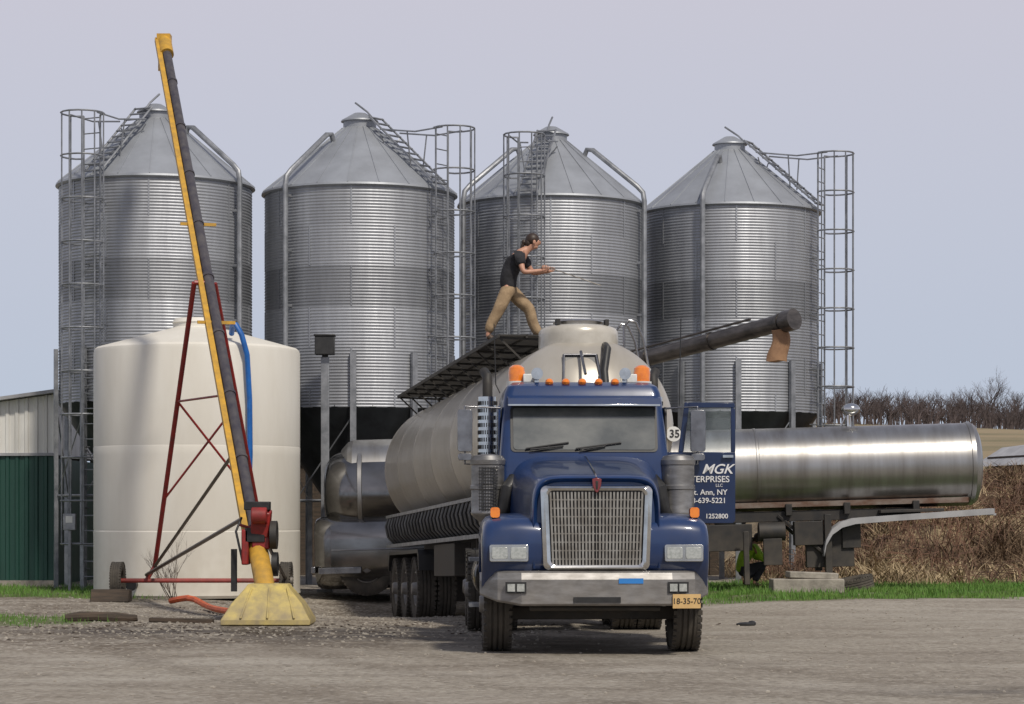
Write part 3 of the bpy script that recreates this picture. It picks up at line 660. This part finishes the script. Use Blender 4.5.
def silo(X,Y,th,zlad,pipes,label,rz=0,dz=0):
    E=thing('grain_silo',label,'silo',(X,Y,dz),group='row of corrugated steel grain silos')
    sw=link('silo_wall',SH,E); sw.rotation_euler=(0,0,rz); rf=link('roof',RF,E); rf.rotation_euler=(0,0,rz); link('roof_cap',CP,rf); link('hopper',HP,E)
    for k in range(10):
        o=link('leg',LG,E); o.rotation_euler=(0,0,6.2832*(k+.5)/10)
    b=MB()
    for k in range(10):
        a0=6.2832*(k+.5)/10;a1=6.2832*(k+1.5)/10
        f=lambda a,z:(2.0*math.cos(a),2.0*math.sin(a),z)
        b.tube([f(a0,2.0),f(a1,2.0)],.025,5)
        b.tube([f(a0,2.0),f(a1,3.7)],.014,4)
    b.obj('leg_brace',mGal,E)
    d=Vector((math.sin(th),-math.cos(th),0)); t=Vector((math.cos(th),math.sin(th),0)); z_=Vector((0,0,1))
    ztop=9.45
    b=MB()
    for s_ in(-.2,.2): b.tube([d*2.14+t*s_+z_*zlad,d*2.14+t*s_+z_*ztop],.022,6)
    z=zlad+.15
    while z<ztop: b.tube([d*2.14-t*.2+z_*z,d*2.14+t*.2+z_*z],.013,5); z+=.3
    z=zlad+.3
    while z<8.3:
        for s_ in(-.2,.2): b.tube([d*1.95+t*s_+z_*z,d*2.14+t*s_+z_*z],.015,4)
        z+=1.2
    b.obj('ladder',mGal,E)
    b=MB(); cc=d*(2.14+.3); zc=zlad+.2
    def hp(a,z): return cc+d*(.42*math.cos(a))+t*(.42*math.sin(a))+z_*z
    z=ztop
    while z>=zc-.01:
        b.tube([d*2.14-t*.2+z_*z]+[hp(R(a),z) for a in range(-125,126,25)]+[d*2.14+t*.2+z_*z],.019,5); z-=.84
    zc=z+.84
    for a in(-110,-70,-35,0,35,70,110): b.tube([hp(R(a),zc),hp(R(a),ztop)],.015,4)
    b.obj('safety_cage',mGal,E)
    b=MB()
    for s_ in(-.2,.2):
        b.tube([d*2.1+t*s_+z_*8.38,d*.42+t*s_+z_*9.86],.024,5)
        b.tube([d*2.4+t*s_*1.6+z_*ztop,d*1.7+t*s_*1.6+z_*9.42,d*.8+t*s_*1.6+z_*9.55],.018,5)
        for r_,zz in((1.5,8.75),(.8,9.3)): b.tube([d*r_+t*s_+z_*zz,d*r_+t*s_*1.6+z_*(9.45)],.015,4)
    k=0
    while k<=1.001:
        q=(d*2.1+z_*8.38).lerp(d*.42+z_*9.86,k); b.box(q,(.40,.09,.02),rot=(0,0,th)); k+=.09
    b.obj('roof_ladder',mGal,E)
    b=MB(); b.tube([d*.35+z_*9.85,d*.2+z_*10.0,d*-.12+z_*10.22],.022,5); b.obj('lid_lever',mGal,E)
    for ph,zl in pipes:
        dd=Vector((math.sin(ph),-math.cos(ph),0)); b=MB()
        b.tube([dd*.75+z_*9.30,dd*.82+z_*9.46,dd*.95+z_*9.44,dd*1.95+z_*8.62,dd*2.08+z_*8.48,dd*2.11+z_*8.3,dd*2.11+z_*zl],.055,10)
        z=zl+.2
        while z<8.3: b.box(dd*2.03+z_*z,(.18,.05,.05),rot=(0,0,ph+math.pi/2)); z+=1.1
        b.obj('fill_pipe',mGal,E)
    return E
silo(-7.27,49.0,R(-27),.25,[(R(60),4.2)],'tall corrugated silo beside the green shed, caged ladder to the ground',.3,-.14)
silo(-3.14,49.5,R(54),2.6,[(R(-41),4.6)],'corrugated steel silo behind the white plastic tank',1.1,-.24)
silo(.84,51.5,R(-14),3.4,[(R(68),4.6),(R(-62),4.6)],'corrugated steel silo with a caged ladder on its front',2.0,-.20)
silo(4.81,53.0,R(62),3.3,[(R(-21),4.0)],'corrugated steel silo ending the row, behind the steel trailer',2.9,-.18)
# ================================================================== POLY TANK
P=thing('water_tank','large off-white upright plastic storage tank on the gravel','tank',(-5.9,45,-.03))
b=MB()
prof=[(0,0),(1.90,0),(1.93,.05),(1.92,.12)]
prof+=[(1.92,.9),(1.923,1.2),(1.915,1.22),(1.92,1.26),(1.92,2.6),(1.923,2.75),(1.917,2.77),(1.92,2.8),(1.92,4.52),(1.905,4.58),(1.86,4.62),(.47,5.0),(.45,5.02),(.45,5.08),(.47,5.10),(.42,5.18),(.1,5.20),(0,5.20)]
b.lathe(prof,96); 
b.obj('tank_shell',mPoly,P,smooth=18)
b=MB(); b.tube([(.80,-1.35,4.80),(.84,-1.55,4.94),(.92,-1.72,4.94),(1.03,-1.76,4.75),(1.12,-1.70,4.4),(1.16,-1.66,3.6),(1.17,-1.66,2.6),(1.15,-1.67,2.0)],.05,10); b.obj('hose',mHose,P,'blue hose hanging over the rim')
b=MB(); b.cyl((-.9,-1.6,.25),(-.9,-2.15,.25),.06); b.cyl((-.9,-2.1,.25),(-.9,-2.18,.25),.1); b.obj('outlet_valve',mBlack,P)
# ================================================================== GRAIN AUGER
B0=Vector((-3.36,33.0,.30)); T0=Vector((-6.52,45.0,10.38))
G=thing('grain_auger','tall yellow and red portable grain auger leaning over the tank','auger',B0)
def tp(t,off=(0,0,0)): return (T0-B0)*t+Vector(off)
dax=(T0-B0).normalized(); sdv=dax.cross(Vector((0,0,1))).normalized(); upv=sdv.cross(dax).normalized()
b=MB(); b.tube([tp(.05),tp(.985)],.085,16)
for k in range(1,10): b.tube([tp(k*.1-.002),tp(k*.1+.002)],.10,16)
b.obj('auger_tube',mTube,G)
b=MB()
b.bar(tp(.07)+sdv*-.135,tp(1)+sdv*-.135,.085,.09)
for k in range(24):
    t=.08+k*.038; b.bar(tp(t)+sdv*-.135,tp(t)+sdv*.02+upv*-.05,.03,.03)
b.tube([tp(0),tp(.075)],.14,16)
b.tube([tp(.965),tp(1.0)],.13,16); b.bar(tp(.995),tp(.995)+Vector((-.05,.30,-.45)),.23,.2)
b.box(tp(1.0),(.25,.25,.2))
for t in(.42,.6): b.bar(tp(t)+sdv*-.3,tp(t)+sdv*.3,.05,.05)
b.obj('auger_frame',mYel,G)
b=MB()
gz=-.30
def q4(hx,hy,z,ox=0,oy=0): return [(ox-hx,oy-hy,z),(ox+hx,oy-hy,z),(ox+hx,oy+hy,z),(ox-hx,oy+hy,z)]
b.loft([q4(.60,.48,gz+.01,.05,-.35),q4(.60,.48,gz+.08,.05,-.35),q4(.47,.36,gz+.30,.05,-.3),q4(.30,.24,gz+.50,.04,-.2),q4(.27,.2,gz+.55,.04,-.18)])
for x in(-.25,.05,.35): b.bar((x*1.2+.02,-.84,gz+.1),(x*.8+.03,-.46,gz+.5),.03,.03)
b.obj('hopper',mYelP,G,'faded yellow intake hopper',bevel=.012)
m_=tp(.085)
b=MB()
b.box(m_+Vector((.10,-.25,.22)),(.26,.26,.36),rot=(.2,.1,0)); b.cyl(m_+Vector((-.02,-.42,.32)),m_+Vector((.2,-.42,.32)),.12,n=20)
b.box(m_+Vector((-.12,-.2,-.12)),(.10,.3,.5)); b.cyl(m_+Vector((.05,-.3,-.3)),m_+Vector((.2,-.3,-.3)),.10); b.box(m_+Vector((.1,-.3,-.05)),(.25,.06,.2)); b.bar(m_+Vector((-.25,-.1,.2)),m_+Vector((.3,-.3,.05)),.04,.04)
b.obj('engine',mRedP,G,bevel=.02)
b=MB(); b.box(m_+Vector((.05,-.28,.46)),(.36,.22,.12)); b.box(m_+Vector((.02,-.2,.05)),(.28,.3,.2)); b.tube([m_+Vector((-.18,-.2,.3)),m_+Vector((-.25,-.3,.1)),m_+Vector((-.15,-.3,-.35))],.02,6); b.obj('engine_cover',mBlack,G,bevel=.02)
b=MB(); b.cyl(m_+Vector((.24,-.30,.05)),m_+Vector((.33,-.30,.05)),.20,n=24); b.obj('pulley',mDarkM,G)
b=MB(); b.cyl(m_+Vector((.26,-.30,-.36)),m_+Vector((.34,-.30,-.36)),.17,n=24); b.obj('pulley',mBlack,G)
b=MB(); b.box(m_+Vector((-.3,-.1,-.45)),(.08,.08,.6)); b.obj('jack_stand',mBlack,G)
WL=Vector((-6.9,42,.33))-B0; WR=Vector((-3.95,42,.33))-B0
apex=tp(.49); low=tp(.12); al=apex+sdv*-.24; ar=apex+sdv*.10
b=MB(); b.tube([WL,WR],.04,8)
l1=WL+Vector((.65,0,.25)); r1=WR+Vector((-.3,0,.2))
b.tube([l1,al],.042,8); b.tube([r1,ar],.035,8)
b.tube([l1,WL+Vector((.5,0,0))],.04,8); b.tube([al,apex],.04,8)
b.tube([l1.lerp(al,.25),r1.lerp(ar,.6)],.02,6); b.tube([l1.lerp(al,.6),r1.lerp(ar,.25)],.02,6)
b.tube([l1.lerp(al,.6),tp(.3)],.02,6)
b.obj('undercarriage',mRedP,G)
b=MB(); b.tube([WL+Vector((.5,0,.1)),low],.032,6); b.tube([WR,low],.032,6); b.tube([l1,tp(.22)],.03,6); b.obj('lower_brace',mRust,G)
for w_,sd in((WL,-1),(WR,1)): wheel(G,w_.x,w_.y,w_.z,sd,s=.63)
W=thing('wheel_chock','dark timber block under the auger wheel','block',(-6.9,41.3,gh(-6.9,41.3)))
b=MB(); b.prism([(-.2,0),(.2,0),(.2,.2),(-.1,.22)],'x',-.33,.33); b.obj('block',mWood,W,bevel=.015)
Hs=thing('orange_hose','curved orange hose on the gravel by the auger','hose',(-4.3,36.5,gh(-4.3,36.5)))
b=MB(); 
pts=[]
for k in range(15):
    t=k/14; pts.append((-1.35+1.65*t+.12*math.sin(t*6),3.2-3.8*t**1.3,.06+.10*math.exp(-((t-.15)/.15)**2)))
b.tube(pts,.05,8); b.obj('hose_tube',mOrange,Hs)
b=MB(); b.tube([pts[-1],(.45,-1.0,.06),(.5,-1.5,.05),(.6,-1.8,.1)],.06,8); b.obj('hose_end',mBlack,Hs)
Lg=thing('timber_log','dark weathered log on the dirt','log',(-5.75,33.6,gh(-5.75,33.6)+.05),(0,0,.1))
b=MB(); b.tube([(-.5,0,0),(-.3,.03,.01),(-.1,.02,.015),(.2,-.02,0),(.4,.0,-.01),(.5,.01,0)],[.05,.08,.07,.08,.06,.04],9); b.obj('log',mWood,Lg)
Lg=thing('plank','short dark weathered plank on the dirt','plank',(-4.6,33.4,gh(-4.6,33.4)+.03),(0,0,-.1))
b=MB(); b.box((0,0,0),(.9,.14,.06),rot=(0,.02,0)); b.obj('board',mWood,Lg,bevel=.01)
Rb=thing('rubbish','small scrap of dark rubber on the gravel','rubbish',(3.15,32.3,gh(3.15,32.3)+.02))
b=MB(); b.sphere((0,0,0),(.14,.08,.03),8,5); b.sphere((.08,.02,.01),(.06,.06,.04),7,5); b.obj('rubber_scrap',mBlack,Rb)
F=thing('floodlight_post','galvanised post with a black floodlight box on top','light post',(-3.66,47.0,gh(-3.66,47)))
b=MB(); b.box((0,0,2.3),(.16,.1,4.6)); b.box((0,0,.03),(.3,.3,.06)); b.obj('post',mGal,F,bevel=.008)
b=MB(); b.box((0,-.06,4.82),(.38,.26,.36)); b.box((0,-.06,5.02),(.42,.30,.04)); b.box((0,0,4.6),(.12,.08,.1)); b.obj('floodlight',mBlack,F,bevel=.015)
# ================================================================== building
Bd=thing('metal_shed','green and white corrugated metal shed beside the silo','shed',(-9.5,50.2,0))
def corr(x0,x1,y,z0,z1,mi,b,pitch=.2,z1b=None):
    pts=[];x=x0
    while x<x1-.001:
        for dx,dy in((0,0),(.10,0),(.12,-.03),(.18,-.03)):
            if x+dx*pitch/.2<=x1: pts.append((x+dx*pitch/.2,y+dy))
        x+=pitch
    pts.append((x1,y))
    n=len(pts); zt=lambda x_: z1 if z1b is None else z1b+(z1-z1b)*(x_-x0)/(x1-x0)
    b.add([(p[0],p[1],z0) for p in pts]+[(p[0],p[1],zt(p[0])) for p in pts],[(i,i+1,n+i+1,n+i) for i in range(n-1)],mi)
b=MB(); corr(-8,0,0,-.2,2.72,0,b); b.box((-4,3,1.3),(7.96,5.9,2.7),0); b.obj('lower_wall',mGreenW,Bd,smooth=0)
b=MB(); corr(-8,0,-.02,2.75,4.0,0,b,z1b=2.9); b.prism([(-7.98,2.72),(-.02,2.72),(-.02,3.95),(-7.98,2.85)],'y',.02,5.9); b.obj('upper_wall',mWhiteW,Bd,smooth=0)
b=MB(); b.prism([(-8.2,2.88),(-.0,4.02),(-.0,4.09),(-8.2,2.95)],'y',-.3,6.2); b.box((-4,-.045,2.735),(8,.04,.06)); b.obj('roof',mRoofL,Bd)
b=MB(); b.box((-4,.0,-.0),(8,.12,.2)); b.obj('foundation',mConc,Bd)
EB=thing('electrical_box','grey electrical box on a post by the silo ladder','electrical box',(-8.55,46.4,gh(-8.55,46.4)))
b=MB(); b.box((0,0,1.35),(.24,.12,.32)); b.box((0,0,.6),(.06,.06,1.3)); b.obj('box',mGal,EB,bevel=.01)
b=MB(); b.box((0,-.066,1.40),(.13,.01,.13)); b.obj('warning_plate',mWhite,EB)
Sh=thing('low_shed','low shed with a weathered grey roof beyond the bank','shed',(17.2,72,2.15),(0,0,.2))
b=MB(); b.box((0,0,.35),(5,3,1.4)); b.obj('wall',mWood,Sh)
b=MB(); b.prism([(-2.9,.75),(-1.9,1.35),(2.6,1.9),(2.9,1.0)],'y',-1.8,1.8); b.obj('roof',mRoofL,Sh)
# ================================================================== trees
def branch(b,p,d,l,r,depth,rnd,mi=0,sides=3,kids=3,spread=.7):
    q=p+d*l; b.tube([p,q],[r,r*.6],sides,mi,caps=False)
    if depth<=0: return
    for i in range(kids):
        t=rnd.uniform(.35,1); nd=(d+Vector((rnd.uniform(-1,1),rnd.uniform(-1,1),rnd.uniform(-.3,.8)))*spread).normalized()
        branch(b,p.lerp(q,t),nd,l*rnd.uniform(.5,.8),r*.5,depth-1,rnd,mi,sides,kids,spread)
rnd=random.Random(5)
b=MB()
for i in range(760):
    x=rnd.uniform(38,118); y=rnd.uniform(345,440); e_=.5+.5*math.sin(x*.19+1)*math.sin(x*.07+2); h=rnd.uniform(2.8,5.6)+3.0*e_*rnd.random()
    branch(b,Vector((x,y,gh(x,y)-.4)),Vector((rnd.uniform(-.25,.25),0,1)).normalized(),h*.48,.13,3,rnd,kids=4,spread=.9)
b.obj('distant_wood',mBark2,smooth=0,recalc=False,kind='stuff')
for (x,y,h) in((76,380,8.6),(71.5,384,6.4),(81,386,6.8)):
    Tn=thing('bare_tree','bare leafless tree standing above the distant wood','tree',(x,y,gh(x,y)),group='bare trees on the hill')
    b=MB(); b.tube([(0,0,-.2),(.1,0,h*.5)],[.2,.12],6); b.obj('trunk',mBark2,Tn)
    b=MB()
    for k in range(9): branch(b,Vector((.1,0,h*(.3+.025*k))),Vector((rnd.uniform(-1,1),rnd.uniform(-1,1),1.0)).normalized(),h*.3,.06,3,rnd,kids=4,spread=.8)
    b.obj('crown',mBark2,Tn,smooth=0)
Sb=thing('bare_shrub','leafless shrub growing against the plastic tank','shrub',(-5.95,42.2,gh(-5.95,42.2)))
b=MB()
for k in range(9): branch(b,Vector((rnd.uniform(-.1,.1),rnd.uniform(-.1,.1),0)),Vector((rnd.uniform(-.7,.7),rnd.uniform(-.3,.3),1)).normalized(),rnd.uniform(.35,.6),.009,3,rnd,kids=3,spread=.6)
b.obj('branches',mBark,Sb,smooth=0)
# ================================================================== PEOPLE
def skin(name,V,E,RD,root,mat,parent,sub=2):
    me=bpy.data.meshes.new(name); me.from_pydata(V,E,[]); o=bpy.data.objects.new(name,me); COL.objects.link(o)
    s_=o.modifiers.new('skin','SKIN'); s_.use_smooth_shade=True
    sv=me.skin_vertices[0].data
    for i,r in enumerate(RD): sv[i].radius=(r,r) if not isinstance(r,tuple) else r; sv[i].use_root=(i==root)
    u=o.modifiers.new('sub','SUBSURF'); u.levels=sub; u.render_levels=sub
    bpy.context.view_layer.update()
    m2=bpy.data.meshes.new_from_object(o.evaluated_get(bpy.context.evaluated_depsgraph_get())); bpy.data.objects.remove(o)
    m2.materials.clear(); m2.materials.append(mat); m2.polygons.foreach_set('use_smooth',[True]*len(m2.polygons)); m2.polygons.foreach_set('material_index',[0]*len(m2.polygons))
    return link(name,m2,parent)
RDS=dict(pel=.075,sp=.08,ch=.11,uc=.10,nk=.052,hb=.06,hd=.088,ht=.075,ja=.035,no=.013,hn=.05,kn=.045,an=.038,bn=.036,tn=.028,hf=.05,kf=.045,af=.038,bf=.036,tf=.028,
 sn=.055,en=.040,wn=.026,pn=.03,sf=.055,ef=.040,wf=.026,pf=.03)
ES=[('pel','sp'),('sp','ch'),('ch','uc'),('uc','nk'),('nk','hb'),('hb','hd'),('hd','ht'),('hb','ja'),('hd','no'),('pel','hn'),('hn','kn'),('kn','an'),('an','bn'),('bn','tn'),('pel','hf'),('hf','kf'),('kf','af'),('af','bf'),('bf','tf'),('uc','sn'),('sn','en'),('en','wn'),('wn','pn'),('uc','sf'),('sf','ef'),('ef','wf'),('wf','pf')]
def person(PE,J,mS,mT,longs=False):
    names=list(J); V=[J[n] for n in names]; RD=[RDS[n] for n in names]; ix={n:i for i,n in enumerate(names)}
    E=[(ix[a],ix[c]) for a,c in ES]
    for hand,sg in(('pn',-1),('pf',1)):
        h=Vector(J[hand])
        for i in range(4):
            x=-.02+.024*i; ln=(.9,1,.95,.8)[i]
            ch=[(x,sg*.03,.012),(x+.004,sg*.042,.04*ln),(x+.006,sg*.022,.066*ln),(x+.006,-sg*.002,.062*ln)]
            prev=ix[hand]
            for c in ch: V.append(tuple(h+Vector(c))); RD.append(.009); E.append((prev,len(V)-1)); prev=len(V)-1
        prev=ix[hand]
        for c in((-.03,-sg*.025,.015),(-.02,-sg*.03,.045),(0,-sg*.015,.065)): V.append(tuple(h+Vector(c))); RD.append(.011); E.append((prev,len(V)-1)); prev=len(V)-1
    skin('body',V,E,RD,0,mSkin,PE)
    K=dict(J); RR=dict(RDS)
    def mid(a,c,t): return tuple(Vector(K[a]).lerp(Vector(K[c]),t))
    def sub(name,ns,es,add,mat,ov={}):
        return skin(name,[K[n] for n in ns],[(ns.index(a),ns.index(c)) for a,c in es],[ov.get(n,RR.get(n,.05)+add) for n in ns],0,mat,PE)
    for s_ in'nf':
        K['sm'+s_]=mid('s'+s_,'e'+s_,.62 if not longs else 1.0); RR['sm'+s_]=.048
        K['sl'+s_]=mid('e'+s_,'w'+s_,.9); RR['sl'+s_]=.034
        K['c'+s_]=mid('k'+s_,'a'+s_,.93)
    K['low']=tuple(Vector(K['pel'])*1.0-(Vector(K['sp'])-Vector(K['pel']))*.55)
    ns=['low','pel','sp','ch','uc','sn','smn','sf','smf']; es=[('low','pel'),('pel','sp'),('sp','ch'),('ch','uc'),('uc','sn'),('sn','smn'),('uc','sf'),('sf','smf')]
    if longs: ns+=['sln','slf']; es+=[('smn','sln'),('smf','slf')]
    sub('shirt' if not longs else 'jacket',ns,es,.028,mS,ov={'low':.10,'pel':.13,'sp':.13,'ch':.145})
    K['wst']=mid('pel','sp',.35)
    K['tn1']=tuple(Vector(mid('hn','kn',.5))+Vector((.01,-.01,0))); K['tf1']=tuple(Vector(mid('hf','kf',.5))+Vector((-.02,.01,0)))
    K['cn1']=tuple(Vector(mid('kn','an',.5))+Vector((-.02,0,0))); K['cf1']=tuple(Vector(mid('kf','af',.5))+Vector((-.03,0,0)))
    sub('trousers',['pel','wst','hn','tn1','kn','cn1','cn','hf','tf1','kf','cf1','cf'],[('pel','wst'),('pel','hn'),('hn','tn1'),('tn1','kn'),('kn','cn1'),('cn1','cn'),('pel','hf'),('hf','tf1'),('tf1','kf'),('kf','cf1'),('cf1','cf')],.03,mT,ov={'pel':.145,'wst':.12,'hn':.115,'hf':.115,'tn1':.105,'tf1':.105,'kn':.088,'kf':.088,'cn1':.08,'cf1':.08,'cn':.072,'cf':.072})
    for s_ in'nf': sub('boot',['a'+s_,'b'+s_,'t'+s_],[('a'+s_,'b'+s_),('b'+s_,'t'+s_)],.010,mBoot)
    hd=Vector(J['hd']); 
    for s_ in(-1,1):
        b=MB(); b.sphere(hd+Vector((.078,s_*.035,.018)),.010,8,6); b.obj('eye',mTextK,PE)
        b=MB(); b.sphere(hd+Vector((0,s_*.088,-.005)),(.022,.01,.03),8,6); b.obj('ear',mSkin,PE)
    b=MB(); b.sphere(hd+Vector((-.028,0,.04)),(.10,.09,.092),18,12); b.sphere(hd+Vector((-.085,0,-.01)),(.055,.07,.075),14,8); b.sphere(hd+Vector((-.145,0,.0)),(.04,.035,.04),10,8); b.tube([hd+Vector((-.15,0,-.01)),hd+Vector((-.175,0,-.06)),hd+Vector((-.17,0,-.13))],[.028,.026,.01],8)
    b.obj('hair',mHair,PE)
zs=(Mtr@Vector((-.45,2.55,WZ+.009))).z
PE=thing('person','person in black t-shirt and tan trousers leaning forward on tank walkway','person',(.05,34.0,zs))
J=dict(pel=(-.10,0,.81),sp=(-.11,0,.94),ch=(-.04,0,1.12),uc=(.06,0,1.25),nk=(.155,0,1.335),hb=(.225,0,1.385),hd=(.265,0,1.44),ht=(.275,0,1.50),ja=(.32,0,1.375),no=(.362,0,1.42),
 hn=(-.12,-.09,.77),kn=(-.25,-.15,.44),an=(-.40,-.15,.11),bn=(-.31,-.16,.045),tn=(-.23,-.165,.04),
 hf=(-.06,.09,.77),kf=(.20,.10,.50),af=(.35,.09,.10),bf=(.45,.08,.045),tf=(.53,.08,.04),
 sn=(.05,-.17,1.24),en=(.11,-.25,.99),wn=(.335,-.18,1.02),pn=(.40,-.16,1.03),
 sf=(.10,.17,1.24),ef=(.25,.22,1.02),wf=(.43,.08,1.03),pf=(.49,.05,1.03))
person(PE,J,mShirt,mTrous)
Rod=thing('rod','thin pale rod held in the hands of the person','rod',(.05,34.0,zs))
b=MB(); b.tube([(.29,-.19,1.09),(.41,-.14,1.08),(.50,.04,1.075),(.8,.1,.98),(1.22,.15,.84)],.006,6); b.obj('rod_shaft',mStone,Rod)
P2=thing('person','person in yellow-green hi-vis jacket crouching under the steel trailer','person',(4.55,46.4,gh(4.55,46.4)),(0,0,.35))
J2=dict(pel=(-.12,0,.36),sp=(-.10,0,.50),ch=(-.02,0,.68),uc=(.08,0,.80),nk=(.16,0,.87),hb=(.22,0,.90),hd=(.27,0,.94),ht=(.29,0,1.0),ja=(.32,0,.88),no=(.365,0,.92),
 hn=(-.10,-.10,.33),kn=(.28,-.18,.46),an=(.06,-.16,.10),bn=(.15,-.17,.045),tn=(.23,-.17,.04),
 hf=(-.10,.10,.33),kf=(.30,.16,.36),af=(-.02,.14,.12),bf=(.07,.14,.045),tf=(.15,.14,.04),
 sn=(.07,-.17,.79),en=(.22,-.24,.55),wn=(.42,-.15,.60),pn=(.49,-.13,.61),
 sf=(.10,.17,.79),ef=(.28,.2,.58),wf=(.46,.08,.62),pf=(.52,.05,.62))
person(P2,J2,mVis,mNavy,True)
# ================================================================== world, sun, camera
w=bpy.data.worlds.new('World'); scene.world=w; w.use_nodes=True; nt=w.node_tree; N=nt.nodes; L=nt.links
bg=N['Background']; bg2=N.new('ShaderNodeBackground'); out=N['World Output']
sky=N.new('ShaderNodeTexSky'); sky.sky_type='NISHITA'; sky.sun_disc=False
sd=Vector((.38,-.75,.95)).normalized()
el=math.asin(sd.z); az=math.atan2(sd.x,sd.y)
sky.sun_elevation=el; sky.sun_rotation=az; sky.dust_density=3; sky.air_density=1.2
L.new(sky.outputs[0],bg.inputs[0]); bg.inputs[1].default_value=.055
tc=N.new('ShaderNodeTexCoord'); sp=N.new('ShaderNodeSeparateXYZ'); L.new(tc.outputs['Generated'],sp.inputs[0])
cr=N.new('ShaderNodeValToRGB'); L.new(sp.outputs[2],cr.inputs[0])
e=cr.color_ramp.elements; e[0].position=0; e[0].color=(.54,.64,.78,1); e[1].position=.22; e[1].color=(.66,.64,.73,1)
x=e.new(.08); x.color=(.57,.62,.75,1); x=e.new(.42); x.color=(.46,.46,.54,1); x=e.new(.8); x.color=(.30,.32,.41,1)
L.new(cr.outputs[0],bg2.inputs[0]); bg2.inputs[1].default_value=1
ms=N.new('ShaderNodeMixShader'); ms.inputs[0].default_value=.85
L.new(bg.outputs[0],ms.inputs[1]); L.new(bg2.outputs[0],ms.inputs[2]); L.new(ms.outputs[0],out.inputs[0])
sl=bpy.data.lights.new('sun','SUN'); sl.energy=3.1; sl.angle=R(5); sl.color=(1,.93,.82); so=bpy.data.objects.new('sun',sl); COL.objects.link(so)
so.rotation_euler=sd.to_track_quat('Z','Y').to_euler()
cam=bpy.data.cameras.new('camera'); co=bpy.data.objects.new('camera',cam); COL.objects.link(co)
co.location=(0,0,1.53); co.rotation_euler=(R(90),0,0); cam.sensor_width=36; cam.lens=2400/1024*36; cam.shift_y=160/1024; cam.clip_end=5000; cam.clip_start=.5
scene.camera=co
scene.view_settings.view_transform='Standard'; scene.view_settings.look='None'; scene.view_settings.exposure=0
